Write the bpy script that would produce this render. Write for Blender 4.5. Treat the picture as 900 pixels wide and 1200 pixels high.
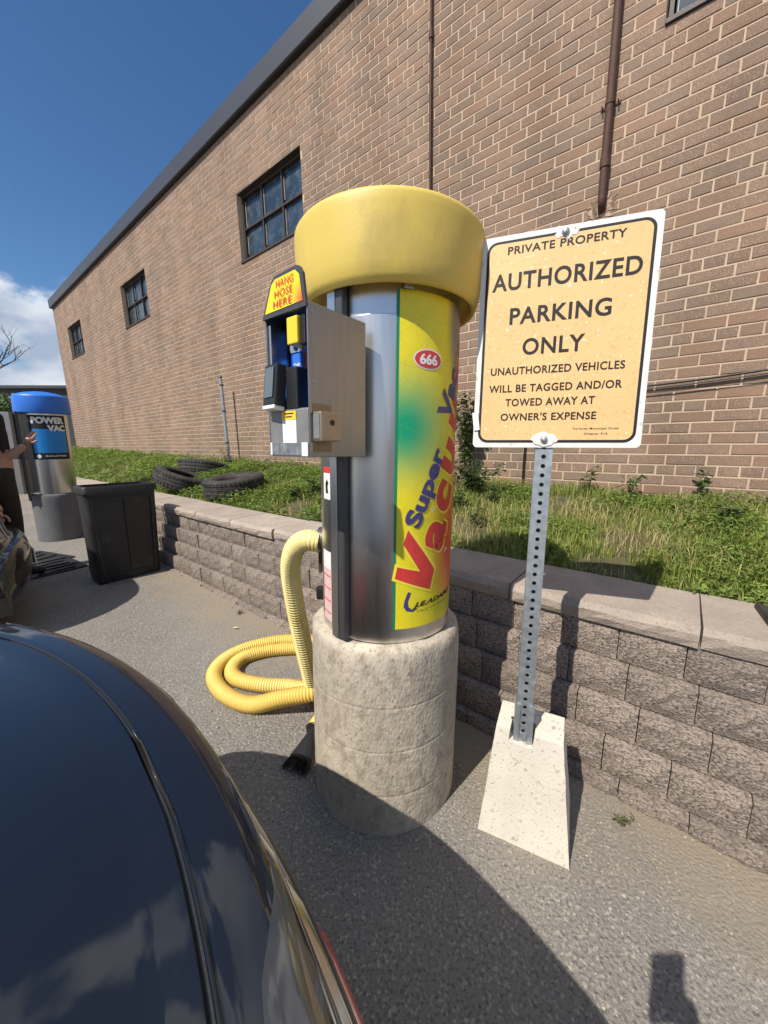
import bpy, bmesh, math, random
import numpy as np
from mathutils import Vector, Matrix, Euler, noise

for o in list(bpy.data.objects): bpy.data.objects.remove(o)
scene = bpy.context.scene
col = scene.collection
R = math.radians

# ------------------------------------------------------------------ camera
CAM_H = 1.2
PITCH, ROLL, FPX = R(11.2), R(-1.0), 433.0
cam_d = bpy.data.cameras.new('camera')
cam_d.sensor_fit = 'VERTICAL'; cam_d.sensor_height = 36.0; cam_d.sensor_width = 27.0
cam_d.lens = 36.0 * FPX / 1200.0
cam_d.clip_start = 0.02; cam_d.clip_end = 2000
cam = bpy.data.objects.new('camera', cam_d); col.objects.link(cam)
fw = Vector((0, math.cos(PITCH), -math.sin(PITCH)))
up0 = Vector((0, math.sin(PITCH), math.cos(PITCH))); rt0 = Vector((1, 0, 0))
rt = rt0 * math.cos(ROLL) + up0 * math.sin(ROLL)
upv = up0 * math.cos(ROLL) - rt0 * math.sin(ROLL)
m = Matrix((rt, upv, -fw)).transposed().to_4x4(); m.translation = (0, 0, CAM_H)
cam.matrix_world = m
scene.camera = cam

def project(p):
    d = Vector(p) - Vector((0, 0, CAM_H)); z = d.dot(fw)
    if z < 0.05: return None
    return 450 + FPX * d.dot(rt) / z, 600 - FPX * d.dot(upv) / z

# ------------------------------------------------------------------ world, sun, exposure
SUN_TRAVEL = Vector((math.sin(R(45)) * math.cos(R(52)), math.cos(R(45)) * math.cos(R(52)), -math.sin(R(52))))
SUN_EL = math.asin(-SUN_TRAVEL.z)
world = bpy.data.worlds.new('World'); scene.world = world; world.use_nodes = True
wn, wl = world.node_tree.nodes, world.node_tree.links
wn.clear()
wout = wn.new('ShaderNodeOutputWorld'); bg = wn.new('ShaderNodeBackground')
sky = wn.new('ShaderNodeTexSky'); sky.sky_type = 'NISHITA'; sky.sun_disc = False
sky.sun_elevation = SUN_EL; sky.sun_rotation = R(225); sky.air_density = 1.0
sky.dust_density = 0.15; sky.ozone_density = 4.0; sky.altitude = 100
bg.inputs['Strength'].default_value = 0.085
# clouds: noise on the sky directions
tc = wn.new('ShaderNodeTexCoord')
sep = wn.new('ShaderNodeSeparateXYZ'); wl.new(tc.outputs['Generated'], sep.inputs[0])
def wmath(op, a, b=None, clamp=False):
    n_ = wn.new('ShaderNodeMath'); n_.operation = op; n_.use_clamp = clamp
    for i, v in enumerate((a, b)):
        if v is None: continue
        if isinstance(v, (int, float)): n_.inputs[i].default_value = v
        else: wl.new(v, n_.inputs[i])
    return n_.outputs[0]
nz = wn.new('ShaderNodeTexNoise'); nz.inputs['Scale'].default_value = 1.0; nz.inputs['Detail'].default_value = 9
nz.inputs['Roughness'].default_value = 0.52
vadd = wn.new('ShaderNodeVectorMath'); vadd.operation = 'ADD'; vm = wn.new('ShaderNodeVectorMath'); vm.operation = 'MULTIPLY'; wl.new(tc.outputs['Generated'], vm.inputs[0]); vm.inputs[1].default_value = (4.2, 4.2, 7.0); wl.new(vm.outputs[0], vadd.inputs[0]); vadd.inputs[1].default_value = (3.1, 7.7, 1.3)
wl.new(vadd.outputs[0], nz.inputs['Vector'])
# cover: a bank of cumulus near the horizon, thin scattered cloud above
band = wn.new('ShaderNodeMapRange'); band.interpolation_type = 'SMOOTHSTEP'
wl.new(sep.outputs['Z'], band.inputs['Value'])
band.inputs['From Min'].default_value = 0.22; band.inputs['From Max'].default_value = 0.44
band.inputs['To Min'].default_value = 0.17; band.inputs['To Max'].default_value = -0.21
high = wn.new('ShaderNodeMapRange'); high.interpolation_type = 'SMOOTHSTEP'; wl.new(sep.outputs['Z'], high.inputs['Value'])
high.inputs['From Min'].default_value = 0.68; high.inputs['From Max'].default_value = 0.80; high.inputs['To Max'].default_value = 0.30
s1 = wmath('ADD', wmath('ADD', nz.outputs['Fac'], band.outputs['Result']), high.outputs['Result'])
cov = wn.new('ShaderNodeMapRange'); cov.interpolation_type = 'SMOOTHSTEP'; wl.new(s1, cov.inputs['Value'])
cov.inputs['From Min'].default_value = 0.53; cov.inputs['From Max'].default_value = 0.61
nz2 = wn.new('ShaderNodeTexNoise'); nz2.inputs['Scale'].default_value = 1.3; nz2.inputs['Detail'].default_value = 6
wl.new(vadd.outputs[0], nz2.inputs['Vector'])
shade = wn.new('ShaderNodeMapRange'); wl.new(nz2.outputs['Fac'], shade.inputs['Value'])
shade.inputs['From Min'].default_value = 0.38; shade.inputs['From Max'].default_value = 0.60
cmix = wn.new('ShaderNodeMix'); cmix.data_type = 'RGBA'; wl.new(shade.outputs[0], cmix.inputs['Factor'])
cmix.inputs['A'].default_value = (4.0, 4.9, 6.4, 1); cmix.inputs['B'].default_value = (9.6, 9.9, 10.4, 1)
smix = wn.new('ShaderNodeMix'); smix.data_type = 'RGBA'
shs = wn.new('ShaderNodeHueSaturation'); shs.inputs['Saturation'].default_value = 1.16; shs.inputs['Value'].default_value = 1.22; wl.new(sky.outputs[0], shs.inputs['Color'])
wl.new(cov.outputs[0], smix.inputs['Factor']); wl.new(shs.outputs[0], smix.inputs['A']); wl.new(cmix.outputs['Result'], smix.inputs['B'])
wl.new(smix.outputs['Result'], bg.inputs['Color']); wl.new(bg.outputs[0], wout.inputs['Surface'])

sun_d = bpy.data.lights.new('sun', 'SUN'); sun_d.energy = 5.0; sun_d.angle = R(0.5); sun_d.color = (1.0, 0.93, 0.82)
sun = bpy.data.objects.new('sun', sun_d); col.objects.link(sun)
sun.rotation_euler = SUN_TRAVEL.to_track_quat('-Z', 'Y').to_euler(); sun.location = (-10, -10, 20)
scene.view_settings.view_transform = 'Standard'; scene.view_settings.look = 'None'
scene.view_settings.exposure = 0.22; scene.view_settings.gamma = 1.0

# ------------------------------------------------------------------ material helpers
def mat(name, color, rough=0.6, metal=0.0, var=0.0, var_scale=8.0, bump=0.0, bump_scale=60.0, coat=0.0, spec=0.5,
        speck=None, attr=None, attr_amt=0.5, trans=0.0, stretch=None, dirt=None, rough_var=0.0):
    """Principled with object-space noise: var = value variation, speck = (colour, scale, amount), dirt = (colour, scale, lo, hi)"""
    m = bpy.data.materials.new(name); m.use_nodes = True
    N, L = m.node_tree.nodes, m.node_tree.links
    p = N['Principled BSDF']
    p.inputs['Roughness'].default_value = rough; p.inputs['Metallic'].default_value = metal
    p.inputs['Specular IOR Level'].default_value = spec
    if coat: p.inputs['Coat Weight'].default_value = coat; p.inputs['Coat Roughness'].default_value = 0.03
    tc = N.new('ShaderNodeTexCoord'); vec = tc.outputs['Object']
    if stretch:
        mp = N.new('ShaderNodeMapping'); mp.inputs['Scale'].default_value = stretch; L.new(vec, mp.inputs[0]); vec = mp.outputs[0]
    rgb = N.new('ShaderNodeRGB'); rgb.outputs[0].default_value = (*color, 1); cur = rgb.outputs[0]
    def noise_(scale, detail=5):
        n = N.new('ShaderNodeTexNoise'); n.inputs['Scale'].default_value = scale; n.inputs['Detail'].default_value = detail
        L.new(vec, n.inputs['Vector']); return n.outputs['Fac']
    def hsv(cur, fac, lo, hi):
        mr = N.new('ShaderNodeMapRange'); L.new(fac, mr.inputs[0]); mr.inputs[1].default_value = 0.25; mr.inputs[2].default_value = 0.75
        mr.inputs[3].default_value = lo; mr.inputs[4].default_value = hi
        h = N.new('ShaderNodeHueSaturation'); L.new(mr.outputs[0], h.inputs['Value']); L.new(cur, h.inputs['Color']); return h.outputs[0]
    if var: cur = hsv(cur, noise_(var_scale), 1 - var, 1 + var)
    if attr:
        a = N.new('ShaderNodeAttribute'); a.attribute_name = attr
        mr = N.new('ShaderNodeMapRange'); L.new(a.outputs['Fac'], mr.inputs[0]); mr.inputs[3].default_value = 1 - attr_amt; mr.inputs[4].default_value = 1 + attr_amt
        h = N.new('ShaderNodeHueSaturation'); L.new(mr.outputs[0], h.inputs['Value']); L.new(cur, h.inputs['Color']); cur = h.outputs[0]
    def blend(cur, fac, c):
        mx = N.new('ShaderNodeMix'); mx.data_type = 'RGBA'; L.new(fac, mx.inputs['Factor']); L.new(cur, mx.inputs['A'])
        mx.inputs['B'].default_value = (*c, 1); return mx.outputs['Result']
    if speck:
        c, sc, amt = speck
        v = N.new('ShaderNodeTexVoronoi'); v.inputs['Scale'].default_value = sc; L.new(vec, v.inputs['Vector'])
        sp = N.new('ShaderNodeSeparateColor'); L.new(v.outputs['Color'], sp.inputs[0])
        mr = N.new('ShaderNodeMapRange'); L.new(sp.outputs[0], mr.inputs[0]); mr.inputs[1].default_value = 1 - amt; mr.inputs[2].default_value = 1.0
        cur = blend(cur, mr.outputs[0], c)
    if dirt:
        c, sc, lo, hi = dirt
        mr = N.new('ShaderNodeMapRange'); L.new(noise_(sc, 8), mr.inputs[0]); mr.inputs[1].default_value = lo; mr.inputs[2].default_value = hi
        cur = blend(cur, mr.outputs[0], c)
    L.new(cur, p.inputs['Base Color'])
    if rough_var:
        mr = N.new('ShaderNodeMapRange'); L.new(noise_(var_scale * 2, 6), mr.inputs[0]); mr.inputs[1].default_value = .3; mr.inputs[2].default_value = .7
        mr.inputs[3].default_value = max(0.02, rough - rough_var); mr.inputs[4].default_value = rough + rough_var; L.new(mr.outputs[0], p.inputs['Roughness'])
    if bump:
        b = N.new('ShaderNodeBump'); b.inputs['Strength'].default_value = bump; b.inputs['Distance'].default_value = 0.01
        L.new(noise_(bump_scale, 8), b.inputs['Height']); L.new(b.outputs[0], p.inputs['Normal'])
    if trans:
        t = N.new('ShaderNodeBsdfTranslucent'); L.new(cur, t.inputs[0]); mx = N.new('ShaderNodeMixShader'); mx.inputs[0].default_value = trans
        L.new(p.outputs[0], mx.inputs[1]); L.new(t.outputs[0], mx.inputs[2]); L.new(mx.outputs[0], N['Material Output'].inputs[0])
    return m

def brick_hues(m):
    """second, greyer and third, redder clay picked per brick from its tone; broad weather stains"""
    N, L = m.node_tree.nodes, m.node_tree.links; p = N['Principled BSDF']; cur = p.inputs['Base Color'].links[0].from_socket
    a = N.new('ShaderNodeAttribute'); a.attribute_name = 'tone'
    for mul, lo, c, amt in ((5.3, .62, (0.215, 0.160, 0.118, 1), .5), (9.1, .74, (0.290, 0.172, 0.108, 1), .5)):
        x = N.new('ShaderNodeMath'); x.operation = 'MULTIPLY'; L.new(a.outputs['Fac'], x.inputs[0]); x.inputs[1].default_value = mul
        f = N.new('ShaderNodeMath'); f.operation = 'FRACT'; L.new(x.outputs[0], f.inputs[0])
        mr = N.new('ShaderNodeMapRange'); L.new(f.outputs[0], mr.inputs[0]); mr.inputs[1].default_value = lo; mr.inputs[2].default_value = lo + .1; mr.inputs[4].default_value = amt
        mx = N.new('ShaderNodeMix'); mx.data_type = 'RGBA'; L.new(mr.outputs[0], mx.inputs['Factor']); L.new(cur, mx.inputs['A']); mx.inputs['B'].default_value = c; cur = mx.outputs['Result']
    g = N.new('ShaderNodeNewGeometry'); mp = N.new('ShaderNodeMapping'); mp.inputs['Scale'].default_value = (1.1, 1.1, .28); L.new(g.outputs['Position'], mp.inputs[0])
    n = N.new('ShaderNodeTexNoise'); n.inputs['Scale'].default_value = 1.6; n.inputs['Detail'].default_value = 7; L.new(mp.outputs[0], n.inputs['Vector'])
    mr = N.new('ShaderNodeMapRange'); L.new(n.outputs['Fac'], mr.inputs[0]); mr.inputs[1].default_value = .35; mr.inputs[2].default_value = .68; mr.inputs[3].default_value = 1.12; mr.inputs[4].default_value = .80
    h = N.new('ShaderNodeHueSaturation'); L.new(cur, h.inputs['Color']); L.new(mr.outputs[0], h.inputs['Value']); L.new(h.outputs[0], p.inputs['Base Color'])
# ------------------------------------------------------------------ object helpers
def link(o, parent=None):
    col.objects.link(o)
    if parent is not None: o.parent = parent
    return o
def tag(o, label, cat, group=None):
    o['label'] = label; o['category'] = cat
    if group: o['group'] = group
    return o
def empty(name, loc, rot=(0, 0, 0)):
    o = bpy.data.objects.new(name, None); o.location = loc; o.rotation_euler = rot; o.empty_display_size = .1
    return link(o)
def mesh_obj(name, V, F, mt, parent=None, smooth=False, loc=(0, 0, 0), rot=(0, 0, 0), tone=None, sharp=None):
    me = bpy.data.meshes.new(name); me.from_pydata([tuple(v) for v in V], [], [tuple(f) for f in F]); me.update()
    if mt is not None: me.materials.append(mt)
    if smooth: me.polygons.foreach_set('use_smooth', [True] * len(me.polygons))
    if tone is not None:
        a = me.attributes.new('tone', 'FLOAT', 'POINT'); a.data.foreach_set('value', tone)
    if sharp: me.set_sharp_from_angle(angle=R(sharp))
    o = bpy.data.objects.new(name, me); o.location = loc; o.rotation_euler = rot
    return link(o, parent)
def bm_obj(name, bm, mt, parent=None, smooth=False, loc=(0, 0, 0), rot=(0, 0, 0), sharp=None):
    bmesh.ops.recalc_face_normals(bm, faces=bm.faces)
    me = bpy.data.meshes.new(name); bm.to_mesh(me); bm.free()
    if mt is not None: me.materials.append(mt)
    if smooth: me.polygons.foreach_set('use_smooth', [True] * len(me.polygons))
    if sharp: me.set_sharp_from_angle(angle=R(sharp))
    o = bpy.data.objects.new(name, me); o.location = loc; o.rotation_euler = rot
    return link(o, parent)
def add_box(bm, c, s, bev=0.0, seg=2, rot=None):
    """box at centre c with full size s, edges bevelled"""
    r = bmesh.ops.create_cube(bm, size=1.0); vs = r['verts']
    for v in vs: v.co = Vector((v.co.x * s[0], v.co.y * s[1], v.co.z * s[2]))
    if bev:
        es = list({e for v in vs for e in v.link_edges})
        rr = bmesh.ops.bevel(bm, geom=es, offset=bev, segments=seg, affect='EDGES', profile=0.6)
        vs = list({v for f in rr['faces'] for v in f.verts} | {v for v in vs if v.is_valid})
    M = Matrix.Translation(Vector(c)) @ (rot.to_matrix().to_4x4() if rot else Matrix.Identity(4))
    for v in vs: v.co = M @ v.co
    return vs
def box_obj(name, c, s, mt, parent=None, bev=0.0, loc=(0, 0, 0), rot=(0, 0, 0), seg=2):
    bm = bmesh.new(); add_box(bm, c, s, bev, seg); return bm_obj(name, bm, mt, parent, loc=loc, rot=rot)
def lathe(profile, seg=48, close=False):
    V, F = [], []
    n = len(profile)
    for i in range(seg):
        a = 2 * math.pi * i / seg
        for r, z in profile: V.append((r * math.cos(a), r * math.sin(a), z))
    for i in range(seg):
        j = (i + 1) % seg
        for k in range(n - 1): F.append((i * n + k, j * n + k, j * n + k + 1, i * n + k + 1))
        if close: F.append((i * n + n - 1, j * n + n - 1, j * n, i * n))
    return V, F
def catmull(P, per=12):
    P = [Vector(p) for p in P]; P = [P[0] * 2 - P[1]] + P + [P[-1] * 2 - P[-2]]; out = []
    for i in range(1, len(P) - 2):
        for k in range(per):
            t = k / per; a, b, c, d = P[i - 1], P[i], P[i + 1], P[i + 2]
            out.append(0.5 * ((2 * b) + (c - a) * t + (2 * a - 5 * b + 4 * c - d) * t * t + (3 * b - a - 3 * c + d) * t ** 3))
    out.append(P[-2]); return out
def resample(pts, step):
    out = [pts[0]]; acc = 0
    for a, b in zip(pts, pts[1:]):
        L = (b - a).length
        while acc + L >= step:
            a = a + (b - a) * ((step - acc) / L); L = (b - a).length; out.append(a); acc = 0
            if L < 1e-9: break
        acc += L
    return out
def tube(pts, rad, seg=10, caps=True):
    """rad: float or function of index"""
    V, F = [], []; n = len(pts); ref = None
    for i, p in enumerate(pts):
        t = (pts[min(i + 1, n - 1)] - pts[max(i - 1, 0)]).normalized()
        if ref is None: ref = t.orthogonal().normalized()
        ref = (ref - t * ref.dot(t)).normalized(); b = t.cross(ref)
        r = rad(i) if callable(rad) else rad
        for k in range(seg):
            a = 2 * math.pi * k / seg; V.append(p + (ref * math.cos(a) + b * math.sin(a)) * r)
    for i in range(n - 1):
        for k in range(seg):
            k2 = (k + 1) % seg; F.append((i * seg + k, i * seg + k2, (i + 1) * seg + k2, (i + 1) * seg + k))
    if caps: F.append(tuple(range(seg))[::-1]); F.append(tuple((n - 1) * seg + k for k in range(seg)))
    return V, F
def text_bm(s, width, height, bold=0.0, cuts=0.0, shear=0.0, space=1.0):
    """flat lettering fitted to width x height, centred on the origin in XY"""
    cu = bpy.data.curves.new('lettering', 'FONT'); cu.body = s; cu.size = 1.0; cu.offset = bold; cu.shear = shear
    cu.space_character = space; cu.resolution_u = 4; cu.fill_mode = 'FRONT'
    ob = bpy.data.objects.new('lettering', cu); col.objects.link(ob)
    bpy.context.view_layer.update()
    dg = bpy.context.evaluated_depsgraph_get(); me = bpy.data.meshes.new_from_object(ob.evaluated_get(dg))
    bm = bmesh.new(); bm.from_mesh(me)
    bpy.data.objects.remove(ob); bpy.data.curves.remove(cu); bpy.data.meshes.remove(me)
    xs = [v.co.x for v in bm.verts]; ys = [v.co.y for v in bm.verts]
    x0, x1, y0, y1 = min(xs), max(xs), min(ys), max(ys)
    sx = width / (x1 - x0); sy = height / (y1 - y0) if height else sx
    for v in bm.verts: v.co = Vector(((v.co.x - (x0 + x1) / 2) * sx, (v.co.y - (y0 + y1) / 2) * sy, 0))
    if cuts:
        for ax, lim in ((0, width), (1, (y1 - y0) * sy)):
            k = -lim / 2 + cuts
            while k < lim / 2:
                co = [0, 0, 0]; co[ax] = k; no = [0, 0, 0]; no[ax] = 1
                bmesh.ops.bisect_plane(bm, geom=bm.verts[:] + bm.edges[:] + bm.faces[:], plane_co=co, plane_no=no); k += cuts
    return bm

# ------------------------------------------------------------------ site frame: x runs along the brick wall to the right, y towards it
SITE = R(-39)
SX = Vector((math.cos(SITE), math.sin(SITE), 0)); SY = Vector((-math.sin(SITE), math.cos(SITE), 0))
def W(s, o, z=0.0): return SX * (-s) + SY * o + Vector((0, 0, z))
def G(s): return 0.012 * (max(0.0, min(s, 40) - 0.8))
def bank(s, o):
    t = max(0, min(1, (o - 1.70) / .6)); t = t * t * (3 - 2 * t)
    return 0.568 + 0.17 * max(0, min(1, (o - 1.75) / 1.6)) + 0.02 * t * (max(0, min(s, 17) - 0.4))
O_WALL = 3.36
rnd = random.Random(7)

# materials used widely
M_asphalt = mat('asphalt', (0.205, 0.192, 0.173), .92, var=.18, var_scale=1.3, bump=.8, bump_scale=110, speck=((0.36, 0.33, 0.285), 170, .22), dirt=((0.09, 0.083, 0.074), 120, .50, .70))
M_mortar = mat('mortar', (0.55, 0.42, 0.305), .95, var=.12, var_scale=6, bump=.3, bump_scale=200)
M_brick = mat('brown_brick', (0.278, 0.186, 0.134), .9, var=.12, var_scale=25, bump=.5, bump_scale=170, attr='tone', attr_amt=.17, speck=((0.42, 0.32, 0.23), 230, .16), dirt=((0.14, 0.095, 0.070), 150, .52, .70))
brick_hues(M_brick)
M_block = mat('split_face_concrete', (0.30, 0.245, 0.205), .95, var=.25, var_scale=9, bump=1.0, bump_scale=150, attr='tone', attr_amt=.2, dirt=((0.12, 0.10, 0.088), 120, .46, .64), speck=((0.40, 0.34, 0.29), 170, .12))
M_cap = mat('cap_stone', (0.345, 0.292, 0.245), .95, var=.14, var_scale=10, bump=.45, bump_scale=140, attr='tone', attr_amt=.12, speck=((0.27, 0.21, 0.17), 160, .2))
M_conc = mat('weathered_concrete', (0.46, 0.405, 0.325), .92, var=.22, var_scale=5, bump=.4, bump_scale=110, dirt=((0.29, 0.25, 0.195), 34, .46, .72), speck=((0.27, 0.24, 0.20), 170, .10), stretch=(1.15, 1.15, .65))
M_conc_white = mat('pale_concrete', (0.63, 0.585, 0.505), .92, var=.09, var_scale=9, bump=.18, bump_scale=150, dirt=((0.34, 0.30, 0.24), 75, .60, .72), speck=((0.36, 0.32, 0.26), 260, .04))
M_steel = mat('brushed_stainless', (0.66, 0.645, 0.62), .31, 1.0, var=.03, var_scale=9, bump=.012, bump_scale=80, stretch=(20, 20, .4), rough_var=.03)
M_box = mat('dull_stainless', (0.315, 0.312, 0.31), .42, 1.0, var=.07, var_scale=7, bump=.05, bump_scale=50, stretch=(10, 10, 1), rough_var=.08)
M_boxface = mat('grey_enamel', (0.24, 0.24, 0.235), .5, .3, var=.15, var_scale=22, bump=.1, bump_scale=150)
M_galv = mat('galvanised', (0.40, 0.44, 0.47), .5, .7, var=.14, var_scale=30, rough_var=.1)
M_galvdark = mat('dark_grey_steel', (0.10, 0.10, 0.105), .45, .6, var=.1, var_scale=20)
M_yel = mat('yellow_plastic', (0.68, 0.505, 0.105), .50, var=.06, var_scale=8, bump=.06, bump_scale=220, dirt=((0.46, 0.34, 0.10), 9, .55, .80), stretch=(1, 1, .45))
M_yel_old = mat('faded_hose', (0.74, 0.64, 0.27), .6, var=.10, var_scale=6, dirt=((0.58, 0.45, 0.15), 7, .50, .72))
M_blue = mat('blue_plastic', (0.022, 0.16, 0.62), .42, var=.05, bump=.08, bump_scale=160)
M_black = mat('black_plastic', (0.014, 0.014, 0.015), .45, var=.3, var_scale=9, bump=.1, bump_scale=90)
M_binblack = mat('dusty_black_plastic', (0.016, 0.016, 0.017), .55, var=.25, var_scale=7, dirt=((0.055, 0.052, 0.048), 5, .55, .80), bump=.12, bump_scale=70)
M_rubber = mat('tyre_rubber', (0.030, 0.029, 0.028), .8, var=.3, var_scale=12, dirt=((0.09, 0.08, 0.068), 14, .52, .8))
M_ink = mat('black_ink', (0.010, 0.010, 0.011), .62, var=.2, var_scale=40)
M_white = mat('white_paint', (0.78, 0.77, 0.74), .5, var=.06, var_scale=30)
M_red = mat('red_print', (0.62, 0.045, 0.04), .42, var=.12, var_scale=35, dirt=((0.75, 0.35, 0.25), 60, .68, .80))
M_navyprint = mat('blue_print', (0.055, 0.045, 0.19), .42, var=.12, var_scale=30)
M_lightblue = mat('bright_blue_print', (0.03, 0.16, 0.66), .4, var=.05)
M_rust = mat('rusty_pipe', (0.085, 0.040, 0.028), .7, .2, var=.3, var_scale=25, bump=.3, bump_scale=120)
M_frame = mat('dark_brown_frame', (0.050, 0.034, 0.028), .55, var=.2, var_scale=20)
M_putty = mat('old_putty', (0.45, 0.46, 0.46), .7, var=.2, var_scale=60)
M_glass = mat('dusty_window_glass', (0.035, 0.05, 0.065), .16, 0, var=.5, var_scale=5, spec=.9, dirt=((0.12, 0.14, 0.15), 9, .5, .8))
M_fascia = mat('charcoal_metal', (0.085, 0.088, 0.096), .45, .4, var=.05, var_scale=2)
M_soil = mat('soil_and_roots', (0.075, 0.072, 0.030), 1.0, var=.4, var_scale=9, bump=.6, bump_scale=40)
M_skin = mat('skin', (0.46, 0.25, 0.17), .55, var=.06, var_scale=30)
M_shirt = mat('black_cotton', (0.018, 0.018, 0.02), .9, var=.2, var_scale=20)
M_trouser = mat('dark_khaki_cotton', (0.035, 0.031, 0.022), .95, var=.2, var_scale=20)
M_shoe = mat('dark_shoe', (0.02, 0.02, 0.02), .6)
M_hair = mat('dark_hair', (0.02, 0.014, 0.010), .6)

# ------------------------------------------------------------------ ground
def build_ground():
    ss = [-400, -40, -6, -3, 0, .4, .8, 1.2, 2, 3, 4, 6, 8, 12, 20, 40, 120, 500]
    oo = [-400, -60, -10, -3, -1, 0, .6, 1.0, 1.3, 1.6, 2, 4, 8, 20, 60, 400]
    V = [W(s, o, G(s)) for s in ss for o in oo]; n = len(oo)
    F = [(i * n + j, i * n + j + 1, (i + 1) * n + j + 1, (i + 1) * n + j) for i in range(len(ss) - 1) for j in range(n - 1)]
    g = mesh_obj('asphalt_ground', V, [f[::-1] for f in F], M_asphalt); g['kind'] = 'structure'
    # dirt washed against the wall foot, drawn as soil colour in the asphalt material
    N, L = M_asphalt.node_tree.nodes, M_asphalt.node_tree.links
    p = N['Principled BSDF']; cur = p.inputs['Base Color'].links[0].from_socket
    geo = N.new('ShaderNodeNewGeometry'); dt = N.new('ShaderNodeVectorMath'); dt.operation = 'DOT_PRODUCT'
    L.new(geo.outputs['Position'], dt.inputs[0]); dt.inputs[1].default_value = SY
    nz = N.new('ShaderNodeTexNoise'); nz.inputs['Scale'].default_value = 3.5; nz.inputs['Detail'].default_value = 9; nz.inputs['Roughness'].default_value = .65
    L.new(geo.outputs['Position'], nz.inputs['Vector'])
    a = N.new('ShaderNodeMath'); a.operation = 'MULTIPLY_ADD'; L.new(nz.outputs['Fac'], a.inputs[0]); a.inputs[1].default_value = .9; L.new(dt.outputs['Value'], a.inputs[2])
    mr = N.new('ShaderNodeMapRange'); L.new(a.outputs[0], mr.inputs[0]); mr.inputs[1].default_value = 1.40; mr.inputs[2].default_value = 1.75; mr.inputs[4].default_value = .85
    mx = N.new('ShaderNodeMix'); mx.data_type = 'RGBA'; L.new(mr.outputs[0], mx.inputs['Factor']); L.new(cur, mx.inputs['A']); mx.inputs['B'].default_value = (0.27, 0.215, 0.148, 1)
    # pale sandy drift and dark oil stains
    n2 = N.new('ShaderNodeTexNoise'); n2.inputs['Scale'].default_value = 1.1; n2.inputs['Detail'].default_value = 7; L.new(geo.outputs['Position'], n2.inputs['Vector'])
    m2 = N.new('ShaderNodeMapRange'); L.new(n2.outputs['Fac'], m2.inputs[0]); m2.inputs[1].default_value = .50; m2.inputs[2].default_value = .68; m2.inputs[4].default_value = .55
    x2 = N.new('ShaderNodeMix'); x2.data_type = 'RGBA'; L.new(m2.outputs[0], x2.inputs['Factor']); L.new(mx.outputs['Result'], x2.inputs['A']); x2.inputs['B'].default_value = (0.27, 0.235, 0.185, 1)
    n3 = N.new('ShaderNodeTexNoise'); n3.inputs['Scale'].default_value = 2.3; n3.inputs['Detail'].default_value = 6; L.new(geo.outputs['Position'], n3.inputs['Vector'])
    m3 = N.new('ShaderNodeMapRange'); L.new(n3.outputs['Fac'], m3.inputs[0]); m3.inputs[1].default_value = .60; m3.inputs[2].default_value = .76; m3.inputs[4].default_value = .6
    x3 = N.new('ShaderNodeMix'); x3.data_type = 'RGBA'; L.new(m3.outputs[0], x3.inputs['Factor']); L.new(x2.outputs['Result'], x3.inputs['A']); x3.inputs['B'].default_value = (0.12, 0.112, 0.10, 1)
    L.new(x3.outputs['Result'], p.inputs['Base Color'])
    # grass bank sheet between cap stones and building
    ss = [-3.5 + .25 * i for i in range(41)] + [7.5 + i for i in range(11)]
    oo = [1.65, 1.75, 2.0, 2.3, 2.6, 3.0, 3.35, 3.5]
    V = [W(s, o, bank(s, o) + .012 * math.sin(7 * s + 3 * o)) for s in ss for o in oo]; n = len(oo)
    F = [(i * n + j, (i + 1) * n + j, (i + 1) * n + j + 1, i * n + j + 1) for i in range(len(ss) - 1) for j in range(n - 1)]
    b = mesh_obj('planted_bank', V, F, M_soil); b['kind'] = 'structure'
    # loose grit on the asphalt
    V, F = [], []
    for _ in range(2200):
        s = rnd.uniform(-1.6, 4.2); o = 1.27 - abs(rnd.gauss(0, .45)) if rnd.random() < .65 else rnd.uniform(-.2, 1.25)
        r = rnd.uniform(.0018, .0048) * (1.6 if rnd.random() < .05 else 1); c = W(s, o, G(s) + r * .5); b0 = len(V)
        for d in ((1, 0, 0), (-1, 0, 0), (0, 1, 0), (0, -1, 0), (0, 0, 1), (0, 0, -1)):
            V.append(c + Vector(d) * r * rnd.uniform(.6, 1.3))
        F += [(b0 + a, b0 + b_, b0 + c_) for a, b_, c_ in ((0, 2, 4), (2, 1, 4), (1, 3, 4), (3, 0, 4), (2, 0, 5), (1, 2, 5), (3, 1, 5), (0, 3, 5))]
    g = mesh_obj('loose_gravel', V, F, mat('pale_grit', (0.36, 0.33, 0.28), .95, var=.4, var_scale=60)); g['kind'] = 'stuff'
    g['label'] = 'small pale stones scattered on the asphalt'; g['category'] = 'gravel'
build_ground()

# ------------------------------------------------------------------ brick building
CH, BL = 0.0735, 0.2248
Z0 = 0.5406
NROW = 66
S_MIN, S_MAX = -3.2, 16.0
WIN = [(-.95, .39), (3.89, 5.28), (8.69, 10.08), (13.36, 14.72)]
WR0, WR1 = 43, 55                    # window opening in courses
WZ0, WZ1 = Z0 + CH * WR0, Z0 + CH * WR1
def brick_mesh(w, h, d, tone, jit):
    b, j = .003, .0055
    q = lambda a: a + jit.uniform(-.0011, .0011)
    outer = [(-w / 2, 0), (w / 2, 0), (w / 2, h), (-w / 2, h)]
    V = [(q(x), 0.008, q(z)) for x, z in outer] + [(q(x), .0022, q(z)) for x, z in outer]
    V += [(q(x * (1 - 2 * b / w)), q(0), q(b + z * (1 - 2 * b / h))) for x, z in outer]
    F = []
    for a, c in ((0, 4), (4, 8)):
        for i in range(4):
            k = (i + 1) % 4; F.append((a + i, a + k, c + k, c + i))
    F.append((8, 9, 10, 11))
    return V, F
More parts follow.
